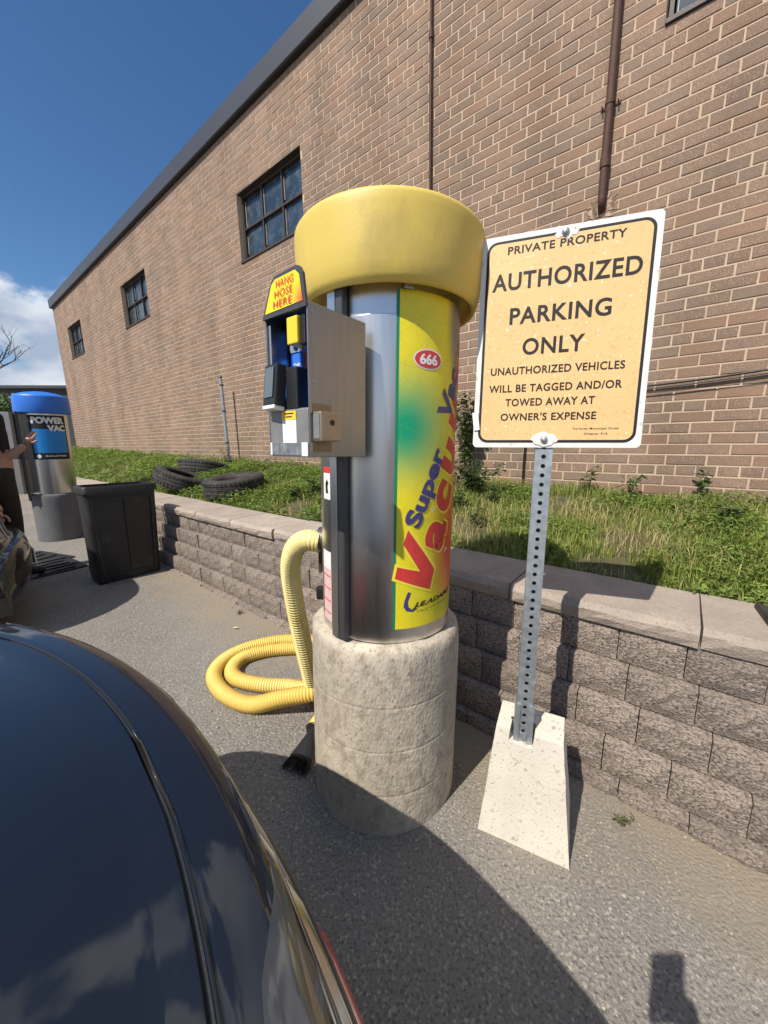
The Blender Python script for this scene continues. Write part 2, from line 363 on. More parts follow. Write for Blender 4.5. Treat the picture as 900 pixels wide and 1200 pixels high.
def build_building():
    base = W(6, O_WALL, .5)
    B = empty('brick_building', base, (0, 0, SITE))
    tag(B, 'long tan-brown brick building with steel windows and charcoal roof edge', 'building')
    loc = lambda s, o, z: (-(s - 6), o - O_WALL, z - .5)
    # mortar wall with window openings
    V, F = [], []
    def quad(s0, s1, z0, z1, y=.0032):
        b = len(V); V.extend([loc(s0, O_WALL + y, z0), loc(s0, O_WALL + y, z1), loc(s1, O_WALL + y, z1), loc(s1, O_WALL + y, z0)]); F.append((b, b + 1, b + 2, b + 3))
    zt = Z0 + CH * NROW
    quad(S_MIN, S_MAX - .004, Z0 - .1, WZ0); quad(S_MIN, S_MAX - .004, WZ1, zt)
    e = [S_MIN] + [x for w in WIN for x in w] + [S_MAX - .004]
    for i in range(0, len(e), 2): quad(e[i], e[i + 1], WZ0, WZ1)
    for (a, c) in WIN:      # reveals
        for (p, q, r_, t) in (((a, WZ0), (a, WZ1), 0, 0), ((c, WZ1), (c, WZ0), 0, 0), ((a, WZ1), (c, WZ1), 0, 0), ((c, WZ0), (a, WZ0), 0, 0)):
            b = len(V); V.extend([loc(p[0], O_WALL + .006, p[1]), loc(q[0], O_WALL + .006, q[1]), loc(q[0], O_WALL + .16, q[1]), loc(p[0], O_WALL + .16, p[1])]); F.append((b, b + 1, b + 2, b + 3))
    # end wall, back and top so that the building has a body
    D = 12
    for pts in ([(S_MAX - .004, 0.006, Z0 - .6), (S_MAX - .004, .006, zt), (S_MAX - .004, D, zt), (S_MAX - .004, D, Z0 - .6)],
                [(S_MIN, 0.006, zt), (S_MIN, D, zt), (S_MAX - .004, D, zt), (S_MAX - .004, .006, zt)],
                [(S_MIN, 0.006, Z0 - .6), (S_MIN, D, Z0 - .6), (S_MIN, D, zt), (S_MIN, .006, zt)]):
        b = len(V); V.extend([loc(s, O_WALL + o, z) for s, o, z in pts]); F.append((b, b + 1, b + 2, b + 3))
    wall = mesh_obj('wall', V, F, M_mortar, B)
    wall_M = Matrix.Translation(base) @ Matrix.Rotation(SITE, 4, 'Z')
    # courses
    bricks = []
    J = .0095
    for r in range(NROW):
        z = Z0 + CH * r; header = r % 6 == 5
        L = BL / 2 if header else BL
        off = .0432 if header else (.1056 if r % 2 == 0 else .1056 + BL / 2)
        k0 = math.floor((S_MIN - off) / L); k = k0
        while off + k * L < S_MAX:
            a, c = max(off + k * L, S_MIN), min(off + (k + 1) * L, S_MAX); k += 1
            segs = [(a, c)]
            if WR0 <= r < WR1:
                for w0, w1 in WIN:
                    ns = []
                    for p, q in segs:
                        if q <= w0 or p >= w1: ns.append((p, q))
                        else:
                            if p < w0: ns.append((p, w0 + J / 2))
                            if q > w1: ns.append((w1 - J / 2, q))
                    segs = ns
            for p, q in segs:
                if q - p > .03: bricks.append((p + J / 2 + rnd.uniform(-.0018, .0018), q - J / 2 + rnd.uniform(-.0018, .0018), z + J / 2, header))
    def shown(b):
        s = (b[0] + b[1]) / 2; c = [project(W(b[0], O_WALL, b[2])), project(W(b[1], O_WALL, b[2])), project(W(b[0], O_WALL, b[2] + CH))]
        if None in c: return 0
        x = sum(p[0] for p in c) / 3; y = sum(p[1] for p in c) / 3
        if not (-5 < x < 905 and -5 < y < 590): return 0
        if 345 < x < 571 and 218 < y or 553 < x < 775 and 245 < y < 527 or 310 < x < 430 and 310 < y: return 0
        return abs(c[0][0] - c[1][0]) * abs(c[0][1] - c[2][1])
    full = [(shown(b), i) for i, b in enumerate(bricks)]
    full.sort(reverse=True); single = {i for a, i in full[:300]}
    H = CH - J
    lib = {}
    for kind, w in (('s', BL - J), ('h', BL / 2 - J)):
        for t in range(24):
            V_, F_ = brick_mesh(w, H, .012, 0, rnd)
            me = bpy.data.meshes.new('brick'); me.from_pydata(V_, [], F_); me.materials.append(M_brick)
            a = me.attributes.new('tone', 'FLOAT', 'POINT'); a.data.foreach_set('value', [(t % 8 + rnd.random()) / 8] * len(V_)); lib[kind, t] = me
    AV, AF, AT = [], [], []
    for i, (p, q, z, hd) in enumerate(bricks):
        w = q - p; t = min(7, max(0, int(rnd.gauss(3.6 - (1.0 if hd else 0), 2.1)))); y = rnd.uniform(-.0015, .001)
        if i in single and abs(w - ((BL / 2 if hd else BL) - J)) < .01:
            o = bpy.data.objects.new('brick', lib['h' if hd else 's', t + 8 * rnd.randrange(3)]); o.location = loc((p + q) / 2, O_WALL + y, z); link(o, wall)
        else:
            V_, F_ = brick_mesh(w, H, .012, 0, rnd); b = len(AV); x0, _, z0 = loc((p + q) / 2, O_WALL, z)
            AV.extend((v[0] + x0, v[1] + y, v[2] + z0) for v in V_); AF.extend(tuple(b + k for k in f) for f in F_); AT.extend([(t + rnd.random()) / 8] * len(V_))
    o = mesh_obj('brickwork', AV, AF, M_brick, wall, tone=AT); o['kind'] = 'stuff'
    # roof edge
    bm = bmesh.new(); x0, x1 = loc(S_MAX + .07, 0, 0)[0], loc(S_MIN, 0, 0)[0]
    add_box(bm, ((x0 + x1) / 2, 5.93, 5.64 - .12 - .5), (x1 - x0, 12.0, .24), .006, 1)
    bm_obj('roof_edge', bm, M_fascia, B)
    bm = bmesh.new(); add_box(bm, ((x0 + x1) / 2 + .03, 5.94, 5.395 - .5), (x1 - x0 - .06, 11.95, .022)); bm_obj('eave_shade_strip', bm, M_black, B)  # black strip paints the shadow line beneath the roof edge
    seam = bmesh.new()
    # windows: steel frame, panes each its own
    for wi, (a, c) in enumerate(WIN):
        sill_h = .035
        bm = bmesh.new(); xa, _, zb = loc(c, 0, WZ0); xb = loc(a, 0, 0)[0]; ztp = WZ1 - .5; yd = .10; fr = .032
        zb += sill_h
        for cc, ss_ in ((((xa + xb) / 2, yd, ztp - fr / 2), (xb - xa, .05, fr)), (((xa + xb) / 2, yd, zb + fr / 2), (xb - xa, .05, fr)),
                        ((xa + fr / 2, yd, (zb + ztp) / 2), (fr, .048, ztp - zb)), ((xb - fr / 2, yd, (zb + ztp) / 2), (fr, .048, ztp - zb))):
            add_box(bm, cc, ss_)
        win = bm_obj('window', bm, M_frame, B)
        ncol, nrow = 3, 2
        iw = (xb - xa - 2 * fr) / ncol; ih = (ztp - zb - 2 * fr) / nrow
        for k in range(1, ncol):
            box_obj('mullion', (xa + fr + k * iw, yd - .004, (zb + ztp) / 2), (.024, .04, ztp - zb - 2 * fr), M_frame, win)
        box_obj('transom', ((xa + xb) / 2, yd - .007, (zb + ztp) / 2), (xb - xa - 2 * fr, .044, .02), M_frame, win)
        for i in range(ncol):
            for j in range(nrow):
                cx, cz = xa + fr + (i + .5) * iw, zb + fr + (j + .5) * ih
                box_obj('pane', (cx, yd + .012 + rnd.uniform(-.002, .002), cz), (iw - .02, .006, ih - .018), M_glass, win, rot=(0, 0, 0))
                bm = bmesh.new()
                for (dx, dz, sx, sz) in ((-iw / 2 + .02, 0, .007, ih - .05), (iw / 2 - .02, 0, .007, ih - .05), (0, -ih / 2 + .016, iw - .05, .007)):
                    if rnd.random() < .75: add_box(bm, (cx + dx, yd + .004, cz + dz), (sx * rnd.uniform(.7, 1.1), .008, sz * rnd.uniform(.6, 1)))
                if bm.verts: bm_obj('putty', bm, M_putty, win)
                else: bm.free()
        bm = bmesh.new(); add_box(bm, ((xa + xb) / 2, .06, zb - sill_h / 2), (xb - xa - .004, .15, sill_h - .003), .004, 1); bm_obj('sill', bm, M_frame, win)
        box_obj('lintel', ((xa + xb) / 2, .07, ztp + .004), (xb - xa + .1, .12, .012), M_frame, win)
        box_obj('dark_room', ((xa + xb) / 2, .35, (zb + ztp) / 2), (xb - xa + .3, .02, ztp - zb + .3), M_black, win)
    return B
build_building()

def wall_pipe(s, z0, z1, r, label, brackets, couplings):
    P = empty('wall_pipe', W(s, O_WALL - r - .012, z0), (0, 0, SITE)); tag(P, label, 'pipe')
    V, F = tube([Vector((0, 0, .03 if brackets else 0)), Vector((0, 0, z1 - z0))], r, 14); mesh_obj('pipe', V, F, M_rust, P, smooth=True, sharp=40)
    if brackets:
        pts = catmull([(0, 0, .04), (0, 0, .0), (0, .015, -.03), (0, .05, -.05)], 5); V, F = tube(pts, r * .98, 14); mesh_obj('outlet', V, F, M_rust, P, smooth=True, sharp=40)
    for z in brackets:
        bm = bmesh.new(); add_box(bm, (0, r + .006, z - z0), (r * 2 + .07, .006, .018), .001, 1); b = bm_obj('bracket', bm, M_rust, P)
        V, F = tube([Vector((0, 0, z - z0 - .011)), Vector((0, 0, z - z0 + .011))], r + .004, 14); mesh_obj('clamp', V, F, M_rust, b, smooth=True, sharp=40)
        for sx in (-1, 1):
            V, F = tube([Vector((sx * (r + .022), r + .004, z - z0)), Vector((sx * (r + .022), -.002, z - z0))], .004, 8); mesh_obj('bolt', V, F, M_rust, b)
    for z in couplings:
        V, F = tube([Vector((0, 0, z - z0 - .03)), Vector((0, 0, z - z0 + .03))], r + .006, 14); mesh_obj('coupling', V, F, M_rust, P, smooth=True, sharp=40)
wall_pipe(.655, 2.83, 5.4, .026, 'thick rusty downpipe with wall brackets ending above the yellow sign', [3.41, 4.9], [3.06, 4.2])
wall_pipe(2.09, 2.2, 5.4, .013, 'thin rusty conduit running up the brick wall behind the yellow cap', [], [4.6])
# mortar smear around the pipe's end
bm = bmesh.new(); ring = [bm.verts.new((.085 * math.cos(a * .2244) * (1 + .45 * math.sin(a * 2.7)), -.001, .075 * math.sin(a * .2244) * (1 + .4 * math.cos(a * 3.9)))) for a in range(28)]
bm.faces.new(ring); ex = bmesh.ops.extrude_face_region(bm, geom=bm.faces[:])
for v in ex['geom']:
    if isinstance(v, bmesh.types.BMVert): v.co.y += .004
tag(bm_obj('mortar_patch', bm, mat('stained_mortar', (0.46, 0.34, 0.25), .95, var=.3, var_scale=30, dirt=((0.20, 0.11, 0.07), 25, .48, .6)), None, loc=W(.655, O_WALL - .003, 2.80), rot=(0, 0, SITE)), 'flaked rust-stained mortar patch round the downpipe end', 'patch')

# cables along the wall
for k, (dz, lab, r) in enumerate(((0, 'thick black cable strung along the brick wall, upper one', .0075), (-.022, 'thin black cable strung along the brick wall, lower one', .004))):
    pts = [W(s, O_WALL - .03 - .01 * k, z + dz) for s, z in ((-3.0, 1.90), (-1.6, 1.71), (-.8, 1.615), (-.34, 1.574), (.07, 1.546), (.5, 1.532), (.95, 1.52), (1.08, 1.40), (1.10, 1.0), (1.1, .72))]
    P = catmull(pts, 8); b = P[-1].copy(); V, F = tube([p - b for p in P], r, 8)
    tag(mesh_obj('wall_cable', V, F, M_black, None, smooth=True, loc=b), lab, 'cable')

# ------------------------------------------------------------------ retaining wall
def block_mesh(w, h, d, jit, rough=.010, nx=6, nz_=4, cap=False):
    """split-face block: front at y=0 bulging irregularly, body to y=d; base at z=0, centred in x"""
    V, F = [], []
    seed = Vector((jit.uniform(0, 50), jit.uniform(0, 50), jit.uniform(0, 50)))
    for j in range(nz_ + 1):
        for i in range(nx + 1):
            x = -w / 2 + w * i / nx; z = h * j / nz_
            edge = min(min(i, nx - i) / 1.2, min(j, nz_ - j) / 1.0, 1)
            n = noise.fractal(seed + Vector((x * 48, 0, z * 48)), 1.0, 2.0, 4)
            y = .004 - edge * .007 + n * rough * (.35 + .65 * edge)
            if i not in (0, nx) and j not in (0, nz_): x += jit.uniform(-.004, .004); z += jit.uniform(-.004, .004)
            V.append((x, y, z))
    idx = lambda i, j: j * (nx + 1) + i
    for j in range(nz_):
        for i in range(nx): F.append((idx(i, j), idx(i + 1, j), idx(i + 1, j + 1), idx(i, j + 1)))
    b = len(V); V += [(-w / 2, d, 0), (w / 2, d, 0), (w / 2, d, h), (-w / 2, d, h)]
    F.append(tuple(idx(i, nz_) for i in range(nx + 1)) + (b + 2, b + 3))
    F.append((b, b + 1) + tuple(idx(i, 0) for i in range(nx, -1, -1)))
    F.append((b + 1, b + 2) + tuple(idx(nx, j) for j in range(nz_, -1, -1)))
    F.append((b + 3, b) + tuple(idx(0, j) for j in range(nz_ + 1)))
    return V, F
def build_retaining():
    base = W(1, 1.28, 0); P = empty('retaining_wall', base, (0, 0, SITE))
    tag(P, 'low stepped retaining wall of rough split-face blocks with cap stones', 'wall')
    ch = .124
    courses = [(1.28, -.076, .052, -.124), (1.316, .048, .11, -.07), (1.352, .172, .209, .026), (1.388, .296, .07, -.112), (1.424, .42, .11, -.079)]
    lib = {}
    def lib_block(t):
        if t not in lib:
            V, F = block_mesh(.1815, ch - .004, .24, rnd, .0075)
            me = bpy.data.meshes.new('block'); me.from_pydata(V, [], F); me.materials.append(M_block)
            a = me.attributes.new('tone', 'FLOAT', 'POINT'); a.data.foreach_set('value', [((t * 5) % 14 + .5) / 14] * len(V)); lib[t] = me
        return lib[t]
    for (o, z, j0, j1) in courses:
        L = .1845; k = math.floor((-2.3 - j0) / L)
        while j0 + k * L < (11 if o < 1.3 or o > 1.38 else 8.5):
            s = j0 + (k + .5) * L; k += 1
            ob = bpy.data.objects.new('block', lib_block(rnd.randrange(14)))
            ob.location = (-(s - 1), o - 1.28 + rnd.uniform(-.004, .004), z + rnd.uniform(-.001, .001)); link(ob, P)
    caps = [-2.3, -1.72, -1.1, -.60, -.10, .497, 1.05, 1.58, 2.12, 2.662, 3.24, 3.8, 4.36, 4.9, 5.5, 6.1, 6.7, 7.3, 7.9, 8.5, 9.1, 9.7, 10.3, 10.9, 11.5]
    for a, c in zip(caps, caps[1:]):
        V, F = block_mesh(c - a - .007, .066, .335, rnd, .007, 12, 3)
        V = [(x, y - (.0), z) if z < .05 else (x, y + (.012 if y < .1 else 0), z) for x, y, z in V]
        jog = -.014 if 2.1 < (a + c) / 2 < 3.9 else 0
        mesh_obj('cap_stone', V, F, M_cap, P, loc=(-((a + c) / 2 - 1), 1.414 - 1.28 + jog + rnd.uniform(-.004, .004), .5445 + rnd.uniform(0, .002)), rot=(0, 0, rnd.uniform(-.006, .006)), tone=[rnd.random()] * len(V))
    # earth filling behind the blocks
    box_obj('fill', (-4, .36, .24), (13, .16, .60), M_soil, P)
build_retaining()

# ------------------------------------------------------------------ vegetation on the bank
def build_grass():
    rg = np.random.default_rng(3)
    def blades(n, smin, smax, omin, omax, hmin, hmax, wid, seed, clump=2.5, lean=.6):
        s = rg.uniform(smin, smax, n); o = rg.uniform(omin, omax, n)
        keep = np.array([noise.noise(Vector((a * clump, b * clump, seed))) > -.16 for a, b in zip(s, o)]); s, o = s[keep], o[keep]; n = len(s)
        z = np.array([bank(a, b) for a, b in zip(s, o)])
        px = SX.x * -s + SY.x * o; py = SX.y * -s + SY.y * o
        h = rg.uniform(hmin, hmax, n) * np.array([.75 + .6 * noise.noise(Vector((a * 1.7, b * 1.7, seed + 9))) for a, b in zip(s, o)])
        az = rg.uniform(0, 6.283, n); ln = rg.uniform(.1, lean, n) * h; dx, dy = np.cos(az), np.sin(az)
        w = wid * rg.uniform(.6, 1.3, n); ox, oy = -dy * w, dx * w
        V = np.zeros((n, 5, 3))
        V[:, 0] = np.c_[px - ox, py - oy, z - .01]; V[:, 1] = np.c_[px + ox, py + oy, z - .01]
        V[:, 2] = np.c_[px + dx * ln * .35 + ox * .8, py + dy * ln * .35 + oy * .8, z + h * .6]
        V[:, 3] = np.c_[px + dx * ln * .35 - ox * .8, py + dy * ln * .35 - oy * .8, z + h * .6]
        V[:, 4] = np.c_[px + dx * ln, py + dy * ln, z + h * rg.uniform(.75, 1.0, n)]
        b = np.arange(n)[:, None] * 5
        quads = (b + np.array([[0, 1, 2, 3]])); tris = (b + np.array([[3, 2, 4]]))
        tone = np.repeat(np.clip(rg.normal(.5, .22, n), 0, 1), 5)
        return V.reshape(-1, 3), quads, tris, tone
    def leaves(n, smin, smax, omin, omax, hmax, size, seed, thr=.0, clump=2.2):
        s = rg.uniform(smin, smax, n); o = rg.uniform(omin, omax, n)
        d = np.array([noise.noise(Vector((a * clump, b * clump, seed))) for a, b in zip(s, o)]); k = d > thr; s, o, d = s[k], o[k], d[k]; n = len(s)
        z = np.array([bank(a, b) for a, b in zip(s, o)]) + rg.uniform(.1, 1, n) * hmax * np.clip(.45 + (d - thr) * 1.6, .3, 1.2)
        c = np.c_[SX.x * -s + SY.x * o, SX.y * -s + SY.y * o, z]
        az = rg.uniform(0, 6.283, n); tilt = rg.uniform(-.2, .8, n); L = size * rg.uniform(.5, 1.35, n); wv = L * rg.uniform(.28, .5, n)
        f = np.c_[np.cos(az) * np.cos(tilt), np.sin(az) * np.cos(tilt), -np.sin(tilt) * .6]; sd = np.c_[-np.sin(az), np.cos(az), rg.uniform(-.3, .3, n)]
        V = np.zeros((n, 4, 3)); V[:, 0] = c; V[:, 1] = c + f * (L * .5)[:, None] + sd * (wv * .5)[:, None] + np.array([0, 0, .004]); V[:, 2] = c + f * L[:, None]; V[:, 3] = c + f * (L * .5)[:, None] - sd * (wv * .5)[:, None] + np.array([0, 0, .004])
        b = np.arange(n)[:, None] * 4
        return V.reshape(-1, 3), b + np.array([[0, 1, 2, 3]]), None, np.repeat(np.clip(rg.normal(.5, .24, n), 0, 1), 4)
    def emit(name, parts, mt, label, cat):
        V = []; F = []; T = []; off = 0
        for v, q, t, tone in parts:
            V.append(v); T.append(tone); F += (q + off).tolist()
            if t is not None: F += (t + off).tolist()
            off += len(v)
        me = bpy.data.meshes.new(name); me.from_pydata(np.vstack(V).tolist(), [], F); me.materials.append(mt)
        a = me.attributes.new('tone', 'FLOAT', 'POINT'); a.data.foreach_set('value', np.concatenate(T).astype(np.float32))
        o = bpy.data.objects.new(name, me); link(o); o['kind'] = 'stuff'; o['label'] = label; o['category'] = cat
    M_g = mat('grass_blade', (0.245, 0.30, 0.068), .75, attr='tone', attr_amt=.65, trans=.38, spec=.25)
    M_d = mat('dry_blade', (0.46, 0.40, 0.18), .8, attr='tone', attr_amt=.45, trans=.3, spec=.2)
    M_l = mat('weed_leaf', (0.175, 0.255, 0.050), .6, attr='tone', attr_amt=.6, trans=.35, spec=.35)
    emit('bank_grass', [blades(34000, -2.2, 2.0, 1.74, 3.33, .05, .125, .0026, 1.0), blades(12000, 2.0, 5.0, 1.74, 3.33, .05, .12, .0035, 2.0), blades(11000, 5, 16.2, 1.72, 3.33, .06, .15, .007, 3.0)], M_g, 'rough green grass growing on the bank behind the cap stones', 'grass')
    emit('dry_grass', [blades(15000, -2.2, 2.0, 1.74, 3.33, .04, .15, .0018, 5.0, 3.5, .9), blades(5000, 2, 9, 1.74, 3.33, .04, .13, .003, 6.0, 3, .9)], M_d, 'straw-coloured dry blades among the bank grass', 'grass')
    emit('bank_weeds', [leaves(34000, -2.2, 1.9, 1.74, 3.33, .095, .034, 11., -.02), leaves(30000, 1.7, 6.0, 1.76, 3.33, .11, .042, 12., -.28), leaves(13000, 6, 16.2, 1.72, 3.33, .13, .08, 13., -.2), leaves(2600, -1, 6, 1.72, 1.84, .03, .03, 14., -.3)], M_l, 'low broad-leaved weeds spreading over the bank', 'weeds')
build_grass()

M_leaf = mat('shrub_leaf', (0.060, 0.105, 0.026), .55, attr='tone', attr_amt=.6, trans=.3, spec=.4)
M_stem = mat('stem', (0.14, 0.12, 0.06), .8, var=.3, var_scale=40)
def leafy_plant(name, loc, h, n_stem, spread, leaf, n_leaf, label, group=None, rot=0, seed=0, climb=None):
    r = random.Random(seed); P = empty(name, loc, (0, 0, rot)); tag(P, label, 'plant', group)
    SV, SF, LV, LF, LT = [], [], [], [], []
    for k in range(n_stem):
        a = r.uniform(0, 6.28); tip = Vector((math.cos(a) * spread * r.uniform(.2, 1), math.sin(a) * spread * r.uniform(.2, 1) * (.35 if climb else 1), h * r.uniform(.55, 1)))
        mid = Vector((tip.x * .3 + r.uniform(-.02, .02), tip.y * .3, tip.z * .55)); pts = catmull([(r.uniform(-.02, .02), r.uniform(-.01, .01), -.03), mid, tip], 7)
        b = len(SV); V, F = tube(pts, lambda i, n=len(pts): .0035 * (1 - .75 * i / n), 5); SV += V; SF += [tuple(b + q for q in f) for f in F]
        for q in range(n_leaf):
            t = r.uniform(.25, 1) ** .8; p = pts[int(t * (len(pts) - 1))]; az = r.uniform(0, 6.28); el = r.uniform(-.7, .5); L = leaf * r.uniform(.5, 1.2)
            f = Vector((math.cos(az) * math.cos(el), math.sin(az) * math.cos(el), math.sin(el))); sd = f.cross(Vector((r.uniform(-.3, .3), r.uniform(-.3, .3), 1))).normalized() * L * .32; up = sd.cross(f).normalized() * L * .08
            b = len(LV); p = p + f * L * .3
            LV += [p, p + f * L * .35 + sd + up, p + f * L * .75 + sd * .6 + up, p + f * L, p + f * L * .75 - sd * .6 + up, p + f * L * .35 - sd + up]; LF += [(b, b + 1, b + 2, b + 3), (b, b + 3, b + 4, b + 5)]; LT += [min(1, max(0, r.gauss(.5, .25)))] * 6
    mesh_obj('stem', SV, SF, M_stem, P)
    f = mesh_obj('foliage', LV, LF, M_leaf, P, tone=LT); f['kind'] = 'stuff'
leafy_plant('climbing_weed', W(1.62, 3.22, bank(1.6, 3.2)), .92, 15, .24, .06, 34, 'tall leafy weed climbing the brick wall between vacuum and sign', rot=SITE, seed=3, climb=True)
leafy_plant('bushy_weed', W(1.38, 2.9, bank(1.38, 2.9)), .34, 18, .30, .05, 22, 'bushy dark weed at the foot of the tall climbing weed', rot=SITE, seed=5)
for k, (s, o, h) in enumerate(((.55, 3.2, .30), (.28, 3.22, .24), (-.10, 3.25, .26), (5.75, 3.1, .34))):
    lab = ['small upright weed by the wall below the yellow sign', 'spindly weed by the wall right of the sign post', 'dark sprig of weed against the wall under the cables', 'weed growing round the foot of the steel post'][k]
    leafy_plant('wall_weed', W(s, o, bank(s, o)), h, 5, .10, .04, 12, lab, rot=k, seed=20 + k)
for k in range(12):
    s, o = rnd.uniform(-1.2, 3.2), rnd.uniform(1.9, 3.1)
    leafy_plant('bank_weed', W(s, o, bank(s, o)), rnd.uniform(.12, .24), 6, .10, rnd.uniform(.03, .05), 14, 'leafy weed standing above the bank grass, away from the wall', 'weeds on the bank', rot=k, seed=60 + k)
for k, (s, o, lab) in enumerate(((.02, 1.20, 'tiny weed sprouting from the asphalt near the sign block'), (2.3, 1.22, 'tiny weed in the crack at the foot of the retaining wall'))):
    leafy_plant('crack_weed', W(s, o, G(s)), (.03 if k else .035), 6, .035, .010, 6, lab, seed=40 + k)

# ------------------------------------------------------------------ vacuum machines
def cyl_pt(R_, phi, z): return Vector((R_ * math.sin(phi), -R_ * math.cos(phi), z))
def cyl_patch(name, R_, p0, p1, z0, z1, mt, parent, nphi=24, nz_=2, thick=0.0):
    """sheet wrapped on a cylinder of radius R_, angles in degrees (0 = towards local -y), uv = (phi deg / 100, z)"""
    V, F, UV = [], [], []
    for j in range(nz_ + 1):
        for i in range(nphi + 1):
            ph = p0 + (p1 - p0) * i / nphi; z = z0 + (z1 - z0) * j / nz_; V.append(cyl_pt(R_, R(ph), z)); UV.append((ph / 100, z))
    n = nphi + 1
    for j in range(nz_):
        for i in range(nphi): F.append((j * n + i, j * n + i + 1, (j + 1) * n + i + 1, (j + 1) * n + i))
    o = mesh_obj(name, V, F, mt, parent, smooth=True); uv = o.data.uv_layers.new(name='UVMap')
    for l in o.data.loops: uv.data[l.index].uv = UV[l.vertex_index]
    return o
def cyl_text(s, R_, phi, z, w, h, ang, mt, parent, bold=0.0, shear=0.0, name='lettering', growth=0.0, space=1.0):
    bm = text_bm(s, w, h, bold, cuts=.014, shear=shear, space=space); ca, sa = math.cos(R(ang)), math.sin(R(ang))
    for v in bm.verts:
        g = 1 - growth * (v.co.x / w + .5); x, y = v.co.x, v.co.y * g; u, vv = x * ca - y * sa, x * sa + y * ca
        v.co = cyl_pt(R_, R(phi) + u / R_, z + vv)
    return bm_obj(name, bm, mt, parent)
def cyl_poly(pts, R_, phi, z, mt, parent, name):
    bm = bmesh.new(); f = bm.faces.new([bm.verts.new((x, y, 0)) for x, y in pts]); bmesh.ops.triangulate(bm, faces=[f])
    w = max(abs(p[0]) for p in pts); k = -w
    while k < w:
        bmesh.ops.bisect_plane(bm, geom=bm.verts[:] + bm.edges[:] + bm.faces[:], plane_co=(k, 0, 0), plane_no=(1, 0, 0)); k += .012
    for v in bm.verts: v.co = cyl_pt(R_, R(phi) + v.co.x / R_, z + v.co.y)
    return bm_obj(name, bm, mt, parent)

def two_tone(m, c2):
    N, L = m.node_tree.nodes, m.node_tree.links; p = N['Principled BSDF']; cur = p.inputs['Base Color'].links[0].from_socket
    a = N.new('ShaderNodeAttribute'); a.attribute_name = 'tone'; mx = N.new('ShaderNodeMix'); mx.data_type = 'RGBA'; mm = N.new('ShaderNodeMath'); mm.operation = 'MULTIPLY'; mm.inputs[1].default_value = .8
    L.new(a.outputs['Fac'], mm.inputs[0]); L.new(mm.outputs[0], mx.inputs['Factor']); L.new(cur, mx.inputs['A']); mx.inputs['B'].default_value = (*c2, 1); L.new(mx.outputs['Result'], p.inputs['Base Color'])
def decal_material():
    m = mat('printed_decal', (0.80, 0.68, 0.02), .38, var=.05, var_scale=14)
    N, L = m.node_tree.nodes, m.node_tree.links; p = N['Principled BSDF']; cur = p.inputs['Base Color'].links[0].from_socket
    uv = N.new('ShaderNodeUVMap'); sp = N.new('ShaderNodeSeparateXYZ'); L.new(uv.outputs[0], sp.inputs[0])
    def M(op, a, b=None, c=None):
        n = N.new('ShaderNodeMath'); n.operation = op
        for i, v in enumerate((a, b, c)):
            if v is None: continue
            if isinstance(v, (int, float)): n.inputs[i].default_value = v
            else: L.new(v, n.inputs[i])
        return n.outputs[0]
    def ramp(v, lo, hi, tmax=1.0):
        mr = N.new('ShaderNodeMapRange'); mr.interpolation_type = 'SMOOTHSTEP'; L.new(v, mr.inputs[0]); mr.inputs[1].default_value = lo; mr.inputs[2].default_value = hi; mr.inputs[4].default_value = tmax; return mr.outputs[0]
    def blend(cur, f, c):
        mx = N.new('ShaderNodeMix'); mx.data_type = 'RGBA'; L.new(f, mx.inputs['Factor']); L.new(cur, mx.inputs['A']); mx.inputs['B'].default_value = (*c, 1); return mx.outputs['Result']
    U, Z = sp.outputs[0], sp.outputs[1]
    def spot(u, z, su, sz):
        a = M('DIVIDE', M('SUBTRACT', U, u), su); b = M('DIVIDE', M('SUBTRACT', Z, z), sz); return M('SQRT', M('ADD', M('MULTIPLY', a, a), M('MULTIPLY', b, b)))
    cur = blend(cur, ramp(spot(.12, 1.225, .50, .20), 1.0, .08), (0.0, 0.33, 0.16))
    cur = blend(cur, ramp(spot(.85, .88, .58, .29), 1.0, .42), (0.66, 0.07, 0.03))
    cur = blend(cur, ramp(U, .56, .80, .95), (0.62, 0.15, 0.03))
    cur = blend(cur, ramp(spot(.66, 1.52, .22, .22), 1.0, .4, .85), (0.16, 0.12, 0.14))
    cur = blend(cur, ramp(spot(.72, .70, .42, .055), 1.0, .2, .7), (0.38, 0.50, 0.02))
    # scuffs and hairline cracks in the vinyl
    geo = N.new('ShaderNodeTexCoord'); v = N.new('ShaderNodeTexVoronoi'); v.feature = 'DISTANCE_TO_EDGE'; v.inputs['Scale'].default_value = 26; L.new(geo.outputs['Object'], v.inputs['Vector'])
    cur = blend(cur, ramp(v.outputs['Distance'], .035, .0, .22), (0.35, 0.28, 0.05))
    n = N.new('ShaderNodeTexNoise'); n.inputs['Scale'].default_value = 22; n.inputs['Detail'].default_value = 9; L.new(geo.outputs['Object'], n.inputs['Vector'])
    cur = blend(cur, ramp(n.outputs['Fac'], .69, .735, .6), (0.66, 0.66, 0.62))
    L.new(cur, p.inputs['Base Color']); return m

